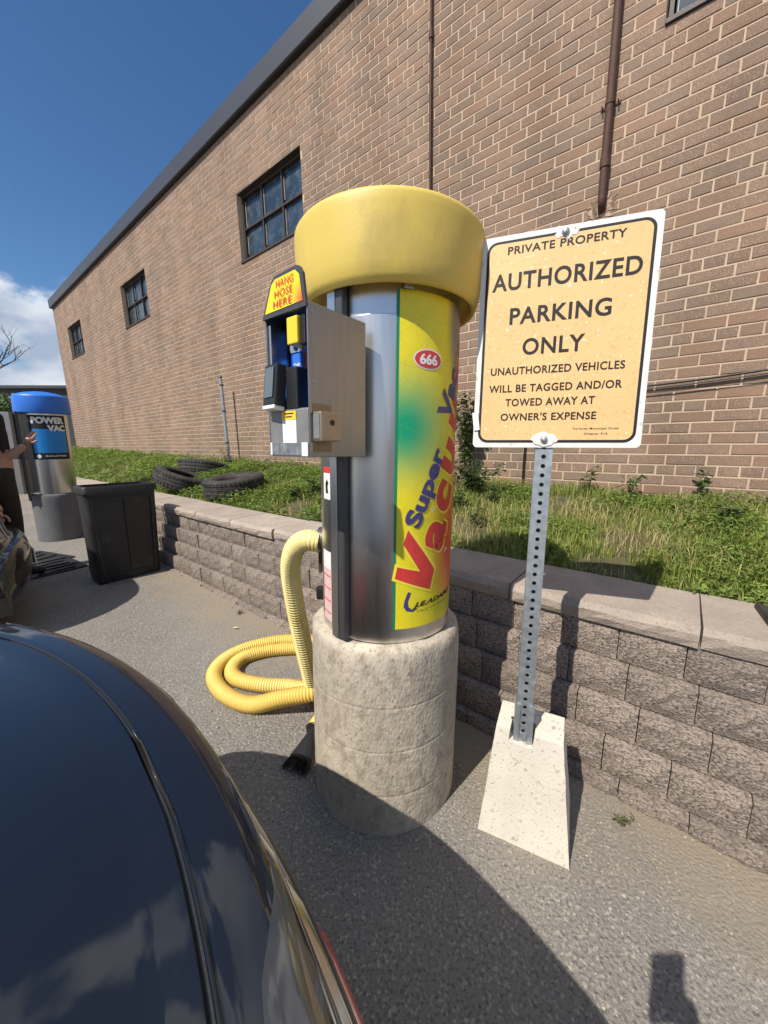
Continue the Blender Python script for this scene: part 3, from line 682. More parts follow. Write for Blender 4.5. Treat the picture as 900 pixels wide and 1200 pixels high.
def pedestal(name, loc, rot, r, h, label, seed, rough=1.0):
    rr = random.Random(seed); seg, prof = 72, []
    gro = (.135, .285, .43); zs = [(-.06, 0), (.0, 0), (.03, 0)]
    for g in gro: zs += [(g - .05, 0), (g - .008, 0), (g - .0025, 0), (g, 1), (g + .0025, 0), (g + .008, 0), (g + .05, 0)]
    zs += [(h - .06, 0), (h - .03, 3), (h - .014, 4), (h - .005, 5), (h, 6), (h, 7)]
    V, F = [], []
    for i in range(seg):
        a = 2 * math.pi * i / seg
        for k, (z, kind) in enumerate(zs):
            q = r - {0: 0, 1: .0011, 3: .001, 4: .004, 5: .010, 6: .02, 7: r - .02}[kind]; mid_ = .03 < z < h - .06
            zz_ = z + (.010 * math.sin(a + 1.2) if mid_ else 0)
            n = noise.fractal(Vector((math.cos(a) * 2.2 + seed, math.sin(a) * 2.2, z * 6)), 1, 2, 4)
            if kind < 7: q += n * (.0012 if kind < 3 else .006 * rough)
            if kind >= 4: zz_ += n * .006 * rough
            V.append((q * math.cos(a), q * math.sin(a), zz_))
    n = len(zs)
    for i in range(seg):
        j = (i + 1) % seg
        for k in range(n - 1): F.append((i * n + k, j * n + k, j * n + k + 1, i * n + k + 1))
    F.append(tuple(i * n + n - 1 for i in range(seg)))
    o = mesh_obj(name, V, F, M_conc, None, smooth=True, loc=loc, rot=rot, sharp=50); return tag(o, label, 'pedestal')

LEAN = R(1.5); LEAN_B = R(-1.4)
LEAN_E = (LEAN_B, LEAN, 0)
DR = Vector((-.016, 1.176, 0))
pedestal('concrete_pedestal', DR, LEAN_E, .252, .608, 'round weathered concrete pedestal under the yellow-capped vacuum machine', 1)
VR = .2125
def build_yellow_vac():
    zb = .612; top = Euler(LEAN_E).to_matrix() @ Vector((0, 0, zb))
    P = empty('vacuum_machine', DR + top, LEAN_E)
    tag(P, 'stainless coin vacuum machine with yellow cap and bright printed decal', 'vacuum machine')
    Z = lambda z: z - zb
    V, F = lathe([(0, Z(.612)), (VR, Z(.612)), (VR, Z(.63)), (VR, Z(1.50)), (VR, Z(1.502)), (VR - .003, Z(1.504)), (VR - .003, Z(1.62)), (0, Z(1.62))], 72)
    mesh_obj('body', V, F, M_steel, P, smooth=True, sharp=30)
    # cap: slightly tapered drum with rounded top, open below
    prof = [(.205, Z(1.60)), (.232, Z(1.594)), (.238, Z(1.582)), (.241, Z(1.566)), (.246, Z(1.560)), (.253, Z(1.563)), (.260, Z(1.578)), (.266, Z(1.605)), (.270, Z(1.65)), (.2735, Z(1.72)), (.274, Z(1.738)), (.273, Z(1.7445)), (.2695, Z(1.7495)), (.264, Z(1.752)), (.15, Z(1.758)), (0, Z(1.762))]
    V, F = lathe(prof, 72); mesh_obj('cap', V, F, M_yel, P, smooth=True)
    bm = bmesh.new(); add_box(bm, (0, 0, 0), (.026, .006, .035), .002, 2); add_box(bm, (0, -.006, .002), (.012, .008, .012), .003, 2)
    c = cyl_pt(VR + .012, R(12), Z(1.575)); bm_obj('cap_clip', bm, M_galv, P, loc=c, rot=(0, 0, R(12)))
    # decal
    d = cyl_patch('decal', VR + .0006, 6.5, 122, Z(.655), Z(1.56), decal_material(), P, 60, 4)
    uv = d.data.uv_layers[0]
    for q in uv.data: q.uv = (q.uv[0], q.uv[1] + zb)
    cyl_patch('decal_border', VR + .0009, 4.6, 6.6, Z(.655), Z(1.56), mat('green_print', (0.0, 0.22, 0.10), .45), P, 2, 2)
    Rt = VR + .0014
    # big red word set on a rising slant, outlined in yellow
    M_yout = mat('yellow_print', (0.86, 0.74, 0.05), .4)
    vpoly = [(-.0434, .090), (.0508, -.035), (.0341, -.094), (-.0794, -.049), (-.0727, -.015), (-.003, -.034), (-.0567, .050)]
    big = [(-.0400, .103), (.0590, -.033), (.0400, -.104), (-.0880, -.054), (-.0790, -.005), (-.016, -.024), (-.0660, .050)]
    cyl_poly(big, Rt, 27, Z(.858), M_yout, d, 'lettering_outline'); cyl_poly(vpoly, Rt + .0005, 27, Z(.858), M_red, d, 'lettering')
    for mt, b, rr, nm in ((M_yout, .075, Rt, 'lettering_outline'), (M_red, .045, Rt + .0005, 'lettering')):
        g = .012 if nm == 'lettering_outline' else 0
        for ch_, ph, zc, w, h in (('a', 43.0, .926, .092, .088), ('c', 52, 1.034, .090, .088), ('u', 60, 1.146, .096, .090), ('u', 69, 1.270, .098, .090), ('m', 79, 1.415, .14, .090)):
            cyl_text(ch_, rr, ph, Z(zc), w + g, h + g, 66, mt, d, b if nm == 'lettering' else .05, name=nm)
    cyl_text('Super', Rt + .0008, 32.0, Z(1.062), .232, .070, 67, M_navyprint, d, .04)
    cyl_text('Vac', Rt + .0008, 54.5, Z(1.325), .155, .070, 67, M_navyprint, d, .04)
    # maker's mark: dark hook and slanted lettering
    hook = [(-.004, .034), (.005, .030), (-.004, .004), (-.002, -.012), (.010, -.022), (.032, -.018), (.012, -.028), (-.008, -.024), (-.017, -.010), (-.014, .008)]
    cyl_poly(hook, Rt, 17.5, Z(.733), M_navyprint, d, 'emblem')
    cyl_text('J.E.ADAMS', Rt, 43.5, Z(.726), .175, .019, 3, M_ink, d, .035, .35)
    cyl_text('INDUSTRIES', Rt, 43, Z(.707), .14, .006, 3, M_ink, d, 0, .3, space=1.5)
    # round 666 sticker
    el = lambda a, b: [(a * math.cos(t * 2 * math.pi / 28), b * math.sin(t * 2 * math.pi / 28)) for t in range(28)]
    st = cyl_poly(el(.046, .026), Rt, 29, Z(1.400), M_white, P, 'oval_sticker')
    cyl_poly(el(.042, .0225), Rt + .0005, 29, Z(1.400), M_red, st, 'sticker_field'); cyl_text('666', Rt + .001, 29, Z(1.400), .056, .027, 0, M_white, st, .04)
    # vertical mounting channel on the body
    bm = bmesh.new(); add_box(bm, (0, -.012, Z(1.11)), (.052, .024, .99), .003, 1); ch = bm_obj('mounting_channel', bm, M_galvdark, P, loc=cyl_pt(VR, R(-37), 0), rot=(0, 0, R(-37)))
    bm = bmesh.new(); add_box(bm, (-.009, -.0255, Z(1.11)), (.026, .003, .98), .001, 1); bm_obj('channel_strip', bm, M_steel, ch)
    # stickers low on the left flank
    s1 = cyl_patch('warning_sticker', VR + .0008, -64, -51, Z(1.02), Z(1.115), M_white, P, 6, 1); cyl_patch('sticker_band', VR + .0013, -64, -51, Z(1.098), Z(1.115), M_red, s1, 6, 1)
    cyl_poly([(-.008, -.02), (.008, -.02), (.004, .0), (.010, .012), (0, .022), (-.01, .008)], VR + .0014, -57, Z(1.058), M_ink, s1, 'sticker_figure')
    s2 = cyl_patch('instruction_sticker', VR + .0008, -68, -52, Z(.635), Z(.86), mat('faded_pink_print', (.72, .50, .48), .5, var=.1, var_scale=30), P, 6, 1)
    for q in range(4): cyl_patch('sticker_line', VR + .0013, -67, -53, Z(.66 + .04 * q), Z(.664 + .04 * q), M_red, s2, 6, 1)
    cyl_patch('sticker_header', VR + .0013, -68, -52, Z(.805), Z(.86), M_white, s2, 6, 1)
    # hose coupling and hose
    hp = Vector((math.cos(R(25)) * -1, math.sin(R(25)), 0)); a = Vector((-.19, .04, Z(.855)))
    V, F = tube([a, a + Vector((-.045, .008, .004))], .042, 18); mesh_obj('hose_coupling', V, F, M_galvdark, P, smooth=True, sharp=40)
    pts = [(-.205, .045, .857), (-.243, .055, .862), (-.280, .078, .847), (-.312, .108, .810), (-.336, .142, .745), (-.347, .180, .65), (-.341, .222, .46), (-.325, .265, .25), (-.318, .31, .10), (-.35, .375, .045), (-.46, .41, .037), (-.60, .425, .037),
           (-.735, .475, .037), (-.790, .565, .037), (-.760, .66, .037), (-.63, .725, .037), (-.45, .735, .037), (-.28, .67, .037), (-.17, .53, .040), (-.19, .38, .06), (-.30, .275, .105), (-.45, .265, .085), (-.60, .285, .040), (-.755, .37, .037),
           (-.862, .505, .037), (-.862, .64, .037), (-.77, .755, .037), (-.60, .825, .037), (-.42, .81, .037), (-.24, .74, .037), (-.09, .60, .037), (-.03, .42, .037), (-.10, .33, .037), (-.20, .265, .037), (-.262, .19, .037), (-.283, .125, .037)]
    # local to pedestal axis (world offsets from DR), take the lean out
    inv = Euler(LEAN_E).to_matrix().inverted()
    P3 = [inv @ (Vector(p) - top) for p in pts]
    P3 = resample(catmull(P3, 24), .0031)
    def rad(i): return .0345 + .0034 * math.cos(i * 2 * math.pi / 4.0)
    V, F = tube(P3, rad, 14); hose = mesh_obj('hose', V, F, M_yel_old, P, smooth=True, tone=[min(1, max(0, (i // 14 / len(P3) - .17) * 9)) for i in range(len(V))])
    two_tone(M_yel_old, (0.64, 0.43, 0.075))
    # nozzle with bristles
    e0, e1 = P3[-1], P3[-5]; t = (e0 - e1).normalized(); t.z = 0; t.normalize(); sd = t.cross(Vector((0, 0, 1)))
    cz = e0.z - .004
    def ring(d, w, h, n=16): return [e0 + t * d + sd * (w * math.cos(k * 2 * math.pi / n)) + Vector((0, 0, h * math.sin(k * 2 * math.pi / n) + (h - .032) * .9)) for k in range(n)]
    V, F = [], []; sec = [(.0, .039, .037), (.004, .026, .026), (.03, .026, .026), (.07, .034, .022), (.12, .046, .016)]
    for q in sec: V += ring(*q)
    for k in range(len(sec) - 1):
        for i in range(16): F.append((k * 16 + i, k * 16 + (i + 1) % 16, (k + 1) * 16 + (i + 1) % 16, (k + 1) * 16 + i))
    F += [tuple(range(16)), tuple(range(64, 80))]
    mesh_obj('nozzle', V, F, M_black, hose, smooth=True, sharp=45)
    BV, BF = [], []; rr = random.Random(4)
    for k in range(110):
        u = rr.uniform(-1, 1); c = e0 + t * .115 + sd * (u * .040) + Vector((0, 0, -.016 + rr.uniform(-.008, .008))); tip = c + t * rr.uniform(.03, .065) + sd * (u * .012 + rr.uniform(-.006, .006)) + Vector((0, 0, rr.uniform(-.008, -.002)))
        b = len(BV); w = sd * .0012; BV += [c - w, c + w, tip + w, tip - w, c + Vector((0, 0, .0022)), tip + Vector((0, 0, .0022))]; BF += [(b, b + 1, b + 2, b + 3), (b, b + 4, b + 5, b + 3), (b + 4, b + 1, b + 2, b + 5)]
    q = mesh_obj('bristles', BV, BF, M_black, hose); q['kind'] = 'stuff'
    # latch bracket beside the pedestal top
    bm = bmesh.new(); add_box(bm, (-.232, .10, Z(.64)), (.05, .03, .05), .01, 2); bm_obj('foot_bracket', bm, M_black, P)
    bm = bmesh.new(); add_box(bm, (-.232, .055, Z(.80)), (.012, .02, .13), .002, 1); bm_obj('hanger_strap', bm, M_rust, P)
    # payment box: local frame, x = right of its face, y = into box, front faces away from the brick wall
    near, far = Vector((-.158, .815, 0)), Vector((-.044, .955, 0))
    ang = math.atan2((far - near).y, (far - near).x) - math.pi / 2
    zc = 1.163; BXW, BXD, BXH = .150, .180, .318
    lp = Euler(LEAN_E).to_matrix().inverted() @ (Vector((near.x, near.y, zc)) - DR - top)
    B = empty('payment_box', lp, (0, 0, ang)); B.parent = P
    T = .004
    # open-fronted shell (x from -BXW to 0)
    bm = bmesh.new()
    add_box(bm, (-T / 2, BXD / 2, BXH / 2), (T, BXD, BXH), .0012, 1); add_box(bm, (-BXW + T / 2, BXD / 2, BXH / 2), (T, BXD, BXH), .0012, 1)
    add_box(bm, (-BXW / 2, BXD / 2, BXH - T / 2), (BXW - 2 * T, BXD, T)); add_box(bm, (-BXW / 2, BXD / 2, T / 2), (BXW - 2 * T, BXD, T)); add_box(bm, (-BXW / 2, BXD - T / 2, BXH / 2), (BXW - 2 * T, T, BXH - 2 * T))
    o = bm_obj('shell', bm, M_box, B)
    bm = bmesh.new(); add_box(bm, (-BXW / 2, .006, .055), (BXW - 2 * T - .001, .012, .102), .004, 2); bm_obj('lower_front', bm, M_boxface, B)
    bm = bmesh.new(); add_box(bm, (-BXW / 2, .055, .105), (BXW - 2 * T - .001, .10, .004)); bm_obj('shelf', bm, M_boxface, B)
    bm = bmesh.new(); add_box(bm, (-BXW / 2 + .012, .060, .20), (.115, .004, .19)); bm_obj('blue_panel', bm, M_lightblue, B)
    bm = bmesh.new(); add_box(bm, (-BXW + .010, .040, .20), (.010, .07, .19)); bm_obj('steel_panel', bm, M_steel, B)
    # inside right cheek is blue
    bm = bmesh.new(); add_box(bm, (-T - .0012, .05, .20), (.0016, .075, .17)); bm_obj('side_placard', bm, M_lightblue, B)
    bm = bmesh.new(); bmesh.ops.create_circle(bm, cap_ends=True, segments=20, radius=.018)
    bm_obj('side_disc', bm, M_white, B, loc=(-T - .0026, .045, .215), rot=(0, R(-90), 0))
    # hanging tap tag
    bm = bmesh.new(); add_box(bm, (-.074, .030, .212), (.036, .002, .042), .004, 2); tg = bm_obj('tap_tag', bm, M_lightblue, B)
    bm = text_bm('TAP', .022, .009, .03); bm_obj('tag_lettering', bm, M_white, B, loc=(-.074, .0286, .205), rot=(R(90), 0, 0))
    V, F = lathe([(.010, -.002), (.022, -.002), (.022, .002), (.010, .002)], 24, True); mesh_obj('tag_ring', V, F, M_galv, B, loc=(-.077, .032, .245), rot=(R(90), 0, 0), smooth=False)
    bm = bmesh.new(); add_box(bm, (-.043, .036, .215), (.026, .002, .035)); bm_obj('notice', bm, mat('dark_red_notice', (.20, .03, .03), .5, var=.4, var_scale=120), B)
    bm = bmesh.new(); add_box(bm, (-.048, .014, .268), (.036, .034, .055), .003, 2); bm_obj('coin_acceptor', bm, mat('yellow_enamel', (.80, .60, .03), .4, var=.05), B)
    bm = bmesh.new(); add_box(bm, (-.024, .030, .268), (.02, .05, .060), .003, 2); bm_obj('coin_housing', bm, M_black, B)
    # card reader leaning out of the recess
    E_ = Euler((R(-6), 0, R(-8)))
    bm = bmesh.new(); add_box(bm, (-.112, -.006, .158), (.060, .026, .092), .004, 2, E_); bm_obj('card_reader', bm, M_black, B)
    bm = bmesh.new(); add_box(bm, (-.060, .026, .150), (.040, .052, .092), .004, 2); bm_obj('reader_housing', bm, M_black, B)
    bm = bmesh.new(); add_box(bm, (-.1135, -.0202, .165), (.040, .0012, .066), 0, 1, E_); bm_obj('screen', bm, mat('grey_screen', (.07, .10, .12), .12, spec=.8), B)
    bm = bmesh.new(); add_box(bm, (-.112, -.012, .109), (.056, .028, .010), .002, 1, E_); bm_obj('card_slot', bm, M_white, B)
    # stickers on the lower front: yellow-headed notice (its code left out), worn grey base with white patches
    bm = bmesh.new(); add_box(bm, (-.070, -.0006, .066), (.050, .001, .070)); bm_obj('notice_sticker', bm, M_white, B)
    bm = bmesh.new(); add_box(bm, (-.070, -.0011, .092), (.050, .001, .019)); bm_obj('notice_header', bm, mat('sticker_yellow', (.86, .60, .02), .5), B)
    for q in range(2):
        bm = bmesh.new(); add_box(bm, (-.070, -.0016, .096 - .007 * q), (.034 - .012 * q, .0006, .0028)); bm_obj('notice_print', bm, M_ink, B)
    bm = bmesh.new(); add_box(bm, (-.075, -.0005, .017), (.138, .001, .026), 0); bm_obj('base_strip', bm, mat('worn_grey_print', (.17, .185, .21), .7, var=.5, var_scale=60), B)
    for x, w in ((-.018, .021), (-.142, .007)):
        bm = bmesh.new(); add_box(bm, (x, -.001, .017), (w, .001, .030), .0004, 1); bm_obj('white_patch', bm, M_white, B)
    # lock box on the right cheek
    bm = bmesh.new(); add_box(bm, (.014, .038, .066), (.028, .062, .064), .004, 2); lb = bm_obj('lock_box', bm, mat('tan_steel', (.40, .33, .25), .42, .8, var=.15, var_scale=15), B)
    bm = bmesh.new(); add_box(bm, (.0145, .0062, .066), (.020, .002, .052), .0006, 1); bm_obj('lock_box_face', bm, M_boxface, B)
    for ry, rz2 in ((.012, .30), (.168, .30), (.168, .012), (.168, .16), (.012, .16)):
        V, F = lathe([(0, .0016), (.002, .0014), (.0034, 0)], 10); mesh_obj('rivet', V, F, M_galv, B, loc=(0.0002, ry, rz2), rot=(0, R(90), 0), smooth=True)
    V, F = tube([Vector((.026, .040, .075)), Vector((.0295, .040, .075))], .006, 14); mesh_obj('lock', V, F, M_black, B)
    for z in (.105, .022):
        bm = bmesh.new(); add_box(bm, (.001, .032, z), (.003, .058, .020)); bm_obj('backing_strip', bm, mat('bare_tan', (.32, .23, .14), .6, .4, var=.2), B)
    # hang hose here panel
    bm = bmesh.new(); t_ = .006
    pts = [(-BXW - .002, 0), (.002, 0), (-.012, .068), (-.022, .082), (-.034, .087), (-.106, .084), (-.118, .078), (-.128, .062)]
    vs = [bm.verts.new((x, 0, z)) for x, z in pts]; f = bm.faces.new(vs); ex = bmesh.ops.extrude_face_region(bm, geom=[f])
    for v in ex['geom']:
        if isinstance(v, bmesh.types.BMVert): v.co.y += t_
    hp_ = bm_obj('hose_sign', bm, M_galvdark, B, loc=(0, -.004, BXH - .012), rot=(R(-4), 0, 0))
    bm = bmesh.new(); pts2 = [(-BXW + .010, .010), (-.008, .012), (-.022, .066), (-.036, .078), (-.106, .076), (-.118, .068)]
    bm.faces.new([bm.verts.new((x, -.0006, z)) for x, z in pts2]); hs = mat('hose_sign_print', (.86, .66, .02), .45)
    N, L = hs.node_tree.nodes, hs.node_tree.links; tcn = N.new('ShaderNodeTexCoord'); gr = N.new('ShaderNodeVectorMath'); gr.operation = 'DISTANCE'; L.new(tcn.outputs['Object'], gr.inputs[0]); gr.inputs[1].default_value = (0.0, 0, .015)
    mr = N.new('ShaderNodeMapRange'); L.new(gr.outputs['Value'], mr.inputs[0]); mr.inputs[1].default_value = .05; mr.inputs[2].default_value = .012
    mx = N.new('ShaderNodeMix'); mx.data_type = 'RGBA'; pp = N['Principled BSDF']; L.new(pp.inputs['Base Color'].links[0].from_socket, mx.inputs['A']); mx.inputs['B'].default_value = (.75, .12, .03, 1); L.new(mr.outputs[0], mx.inputs['Factor']); L.new(mx.outputs['Result'], pp.inputs['Base Color'])
    bm_obj('hose_sign_face', bm, hs, B, loc=(0, -.0045, BXH - .012), rot=(R(-4), 0, 0))
    for q, (w_, wd_) in enumerate((('HANG', .060), ('HOSE', .062), ('HERE', .064))):
        bm = text_bm(w_, wd_, .0155, .006, space=1.1); bm_obj('hose_sign_lettering', bm, M_red, B, loc=(-.072 - .003 * q + .003, -.0055 + .0014 * (2 - q), BXH - .012 + .064 - .0205 * q), rot=(R(86), 0, 0))
build_yellow_vac()

# ------------------------------------------------------------------ parking sign with its post and concrete block
def build_sign():
    yaw = -.344; back = .079
    ax = Vector((math.cos(yaw), math.sin(yaw), 0)); nn = Vector((math.sin(yaw), -math.cos(yaw), 0))
    up = (Vector((0, 0, 1)) + ax * .013 - nn * back).normalized(); ax = (ax - up * ax.dot(up)).normalized(); fr = ax.cross(up).normalized()   # fr points to the viewer
    KS = .90; c = Vector((0, 0, CAM_H)) + (Vector((.513, 1.139, 1.470)) - Vector((0, 0, CAM_H))) * KS; w, h = .457 * KS, .61 * KS
    base_z = .30; k = (c.z - base_z) / up.z; foot = c - up * k - fr * .026
    foot = foot - ax * .016
    M = Matrix((ax, -fr, up)).transposed()      # local x right, y away from viewer, z up
    S = empty('parking_sign', foot, M.to_euler()); tag(S, 'faded yellow private property parking sign on perforated steel post', 'sign')
    inv = M.inverted(); L = lambda p: inv @ (p - foot)
    C = L(c)
    # post: square perforated tube, real holes cut as dark recesses on the front face
    pw = .044; top = C.z + h / 2 - .035
    bm = bmesh.new(); n_h = int((top - .03) / .0254); r_h = .0062
    # front face with holes: grid strips round octagonal openings
    y0 = -pw / 2 + .0; zc0 = .035
    def quad(*p): bm.faces.new([bm.verts.new(q) for q in p])
    zprev = 0.0
    for i in range(n_h):
        z = zc0 + i * .0254; za, zb_ = z - .0127, z + .0127
        if i == 0: quad((-pw / 2, y0, 0), (pw / 2, y0, 0), (pw / 2, y0, za), (-pw / 2, y0, za))
        oc = [(r_h * math.cos(R(a)), z + r_h * math.sin(R(a))) for a in range(0, 360, 45)]
        outer = [(pw / 2, z), (pw / 2, zb_), (0, zb_), (-pw / 2, zb_), (-pw / 2, z), (-pw / 2, za), (0, za), (pw / 2, za)]
        for a in range(8):
            b = (a + 1) % 8; quad((outer[a][0], y0, outer[a][1]), (outer[b][0], y0, outer[b][1]), (oc[b][0], y0, oc[b][1]), (oc[a][0], y0, oc[a][1]))
            quad((oc[a][0], y0, oc[a][1]), (oc[b][0], y0, oc[b][1]), (oc[b][0], y0 + .004, oc[b][1]), (oc[a][0], y0 + .004, oc[a][1]))
    ze = zc0 + (n_h - .5) * .0254
    for x in (-pw / 2, pw / 2): quad((x, y0, 0), (x, y0, ze), (x, -y0, ze), (x, -y0, 0))
    quad((-pw / 2, -y0, 0), (pw / 2, -y0, 0), (pw / 2, -y0, ze), (-pw / 2, -y0, ze)); quad((-pw / 2, y0, ze), (pw / 2, y0, ze), (pw / 2, -y0, ze), (-pw / 2, -y0, ze))
    bmesh.ops.remove_doubles(bm, verts=bm.verts, dist=1e-5)
    post = bm_obj('post', bm, M_galv, S)
    # sleeve at the foot
    bm = bmesh.new(); sw = .053
    for x in (-1, 1): add_box(bm, (x * (sw / 2 - .0015), 0, .055), (.003, sw, .13))
    add_box(bm, (0, sw / 2 - .0015, .055), (sw - .006, .003, .13))
    for x in (-1, 1): add_box(bm, (x * (sw / 2 - .009), -sw / 2 + .0015, .055), (.012, .003, .13))
    bm_obj('sleeve', bm, M_galv, S)
    V, F = tube([Vector((0, -pw / 2 - .008, .022)), Vector((0, -pw / 2, .022))], .010, 10); mesh_obj('sleeve_bolt', V, F, M_galv, S)
    V, F = tube([Vector((-.035, 0, .055)), Vector((-.02, 0, .055))], .004, 8); mesh_obj('sleeve_pin', V, F, M_rust, S)
    # panel
    def rrect(w_, h_, r_, n=6):
        P = []
        for cx, cz, a0 in ((w_ / 2 - r_, h_ / 2 - r_, 0), (-w_ / 2 + r_, h_ / 2 - r_, 90), (-w_ / 2 + r_, -h_ / 2 + r_, 180), (w_ / 2 - r_, -h_ / 2 + r_, 270)):
            for k_ in range(n + 1): a = R(a0 + 90 * k_ / n); P.append((cx + r_ * math.cos(a), cz + r_ * math.sin(a)))
        return P
    yf = C.y
    def plate(name, pts, y, t, mt, parent):
        bm = bmesh.new(); f = bm.faces.new([bm.verts.new((x, 0, z)) for x, z in pts])
        if t:
            ex = bmesh.ops.extrude_face_region(bm, geom=[f])
            for v in ex['geom']:
                if isinstance(v, bmesh.types.BMVert): v.co.y += t
        return bm_obj(name, bm, mt, parent, loc=(C.x, y, C.z) if parent is S else (0, y - yf, 0))
    M_sw = mat('scratched_white', (0.74, 0.73, 0.70), .55, var=.08, var_scale=30, dirt=((0.40, 0.38, 0.34), 40, .60, .75))
    M_face = mat('faded_orange_sheeting', (0.80, 0.51, 0.228), .45, var=.06, var_scale=7, dirt=((0.86, 0.80, 0.68), 95, .63, .69), speck=((0.70, 0.42, 0.16), 190, .10))
    panel = plate('panel', rrect(w, h, .012), yf, .003, M_sw, S)
    plate('border', rrect(w - .026, h - .026, .026), yf - .0006, 0, M_ink, panel)
    plate('face', rrect(w - .040, h - .040, .020), yf - .0012, 0, M_face, panel)
    lines = [('PRIVATE PROPERTY', .49, .072, .66, .036), ('AUTHORIZED', .495, .212, .84, .080), ('PARKING', .485, .372, .58, .078), ('ONLY', .465, .518, .36, .078),
             ('UNAUTHORIZED VEHICLES', .485, .628, .78, .037), ('WILL BE TAGGED AND/OR', .48, .712, .78, .037), ('TOWED AWAY AT', .465, .780, .53, .037), ("OWNER'S EXPENSE", .46, .850, .57, .037),
             ('Toronto Municipal Code', .745, .912, .255, .012), ('Chapter 915', .75, .936, .13, .012)]
    for t, u, v, ww, hh in lines:
        small = hh < .02
        bm = text_bm(t, ww * w, hh * h, .022 if not small else .01, space=1.08)
        bm_obj('lettering', bm, M_ink, panel, loc=((u - .5) * w, -.0018, (.5 - v) * h), rot=(R(90), 0, 0))
    # bare patches round the bolts, then the bolts
    rr = random.Random(2)
    for (u, v, a, b) in ((.49, .028, .028, .016), (.455, .962, .034, .018)):
        bm = bmesh.new(); pts = [bm.verts.new((a * math.cos(t * .314) * rr.uniform(.7, 1.15), 0, b * math.sin(t * .314) * rr.uniform(.6, 1.25))) for t in range(20)]; bm.faces.new(pts)
        bm_obj('worn_patch', bm, M_sw, panel, loc=((u - .5) * w, -.0022, (.5 - v) * h))
        V, F = lathe([(0, .007), (.004, .0068), (.0075, .005), (.009, .002), (.0095, 0)], 16); mesh_obj('bolt', V, F, M_galv, panel, loc=((u - .5) * w, -.0024, (.5 - v) * h), rot=(R(90), 0, 0), smooth=True)
    bm = bmesh.new(); add_box(bm, (0, 0, 0), (.016, .0012, .05), 0, 1, Euler((0, R(-8), 0))); bm_obj('tape', bm, M_white, panel, loc=(-w / 2 + .006, -.003, -h / 2 + .072))
    # concrete block: three columns, the middle one lower where the post stands
    f0, f1 = Vector((.277, .942, 0)), Vector((.505, .826, 0)); X = (f1 - f0).normalized(); Y = Vector((-X.y, X.x, 0)); wB = (f1 - f0).length; mid = (f0 + f1) / 2 + Y * .115
    ang = math.atan2(X.y, X.x); ht = .338; dB, wT, dT = .235, .185, .12
    lp = Matrix.Rotation(-ang, 3, 'Z') @ (foot - mid)
    cxT = lp.x + .020; ty = lp.y + .028
    bm = bmesh.new(); nu, nv, nk = 10, 8, 12; grid = {}
    def vert(i, j, k):
        if (i, j, k) not in grid:
            u, v, q = -1 + 2 * i / nu, -1 + 2 * j / nv, k / nk
            p = Vector((u * (wB * (1 - q) + wT * q) / 2 + cxT * q, v * (dB * (1 - q) + dT * q) / 2 + ty * q, ht * q))
            n = noise.fractal(p * 24, 1, 2, 4) * .0022; d = Vector((u, v, q * 2 - 1)).normalized(); grid[i, j, k] = bm.verts.new(p + d * n)
        return grid[i, j, k]
    for i in range(nu):
        for k in range(nk): bm.faces.new([vert(i, 0, k), vert(i + 1, 0, k), vert(i + 1, 0, k + 1), vert(i, 0, k + 1)]); bm.faces.new([vert(i, nv, k), vert(i, nv, k + 1), vert(i + 1, nv, k + 1), vert(i + 1, nv, k)])
        for j in range(nv): bm.faces.new([vert(i, j, nk), vert(i + 1, j, nk), vert(i + 1, j + 1, nk), vert(i, j + 1, nk)]); bm.faces.new([vert(i, j, 0), vert(i, j + 1, 0), vert(i + 1, j + 1, 0), vert(i + 1, j, 0)])
    for j in range(nv):
        for k in range(nk): bm.faces.new([vert(0, j, k), vert(0, j, k + 1), vert(0, j + 1, k + 1), vert(0, j + 1, k)]); bm.faces.new([vert(nu, j, k), vert(nu, j + 1, k), vert(nu, j + 1, k + 1), vert(nu, j, k + 1)])
    es = [e for e in bm.edges if len(e.link_faces) == 2 and e.calc_face_angle(0) > .7]
    bmesh.ops.bevel(bm, geom=es, offset=.006, segments=2, affect='EDGES')
    o = bm_obj('concrete_block', bm, M_conc_white, None, loc=mid, rot=(0, 0, ang))
    bm = bmesh.new(); add_box(bm, (lp.x + .006, lp.y - .10, .305 + .1), (.068, .26, .2), .008, 2, Euler((R(-4), R(4), 0)))
    cut = bm_obj('cutter', bm, M_conc_white, None, loc=mid, rot=(0, 0, ang))
    md = o.modifiers.new('slot', 'BOOLEAN'); md.object = cut; md.operation = 'DIFFERENCE'; md.solver = 'EXACT'
    bpy.context.view_layer.update(); me = bpy.data.meshes.new_from_object(o.evaluated_get(bpy.context.evaluated_depsgraph_get()))
    o.modifiers.clear(); o.data = me; bpy.data.objects.remove(cut); me.polygons.foreach_set('use_smooth', [True] * len(me.polygons)); me.set_sharp_from_angle(angle=R(40))
    tag(o, 'pale tapered concrete block holding the parking sign post', 'block')
build_sign()

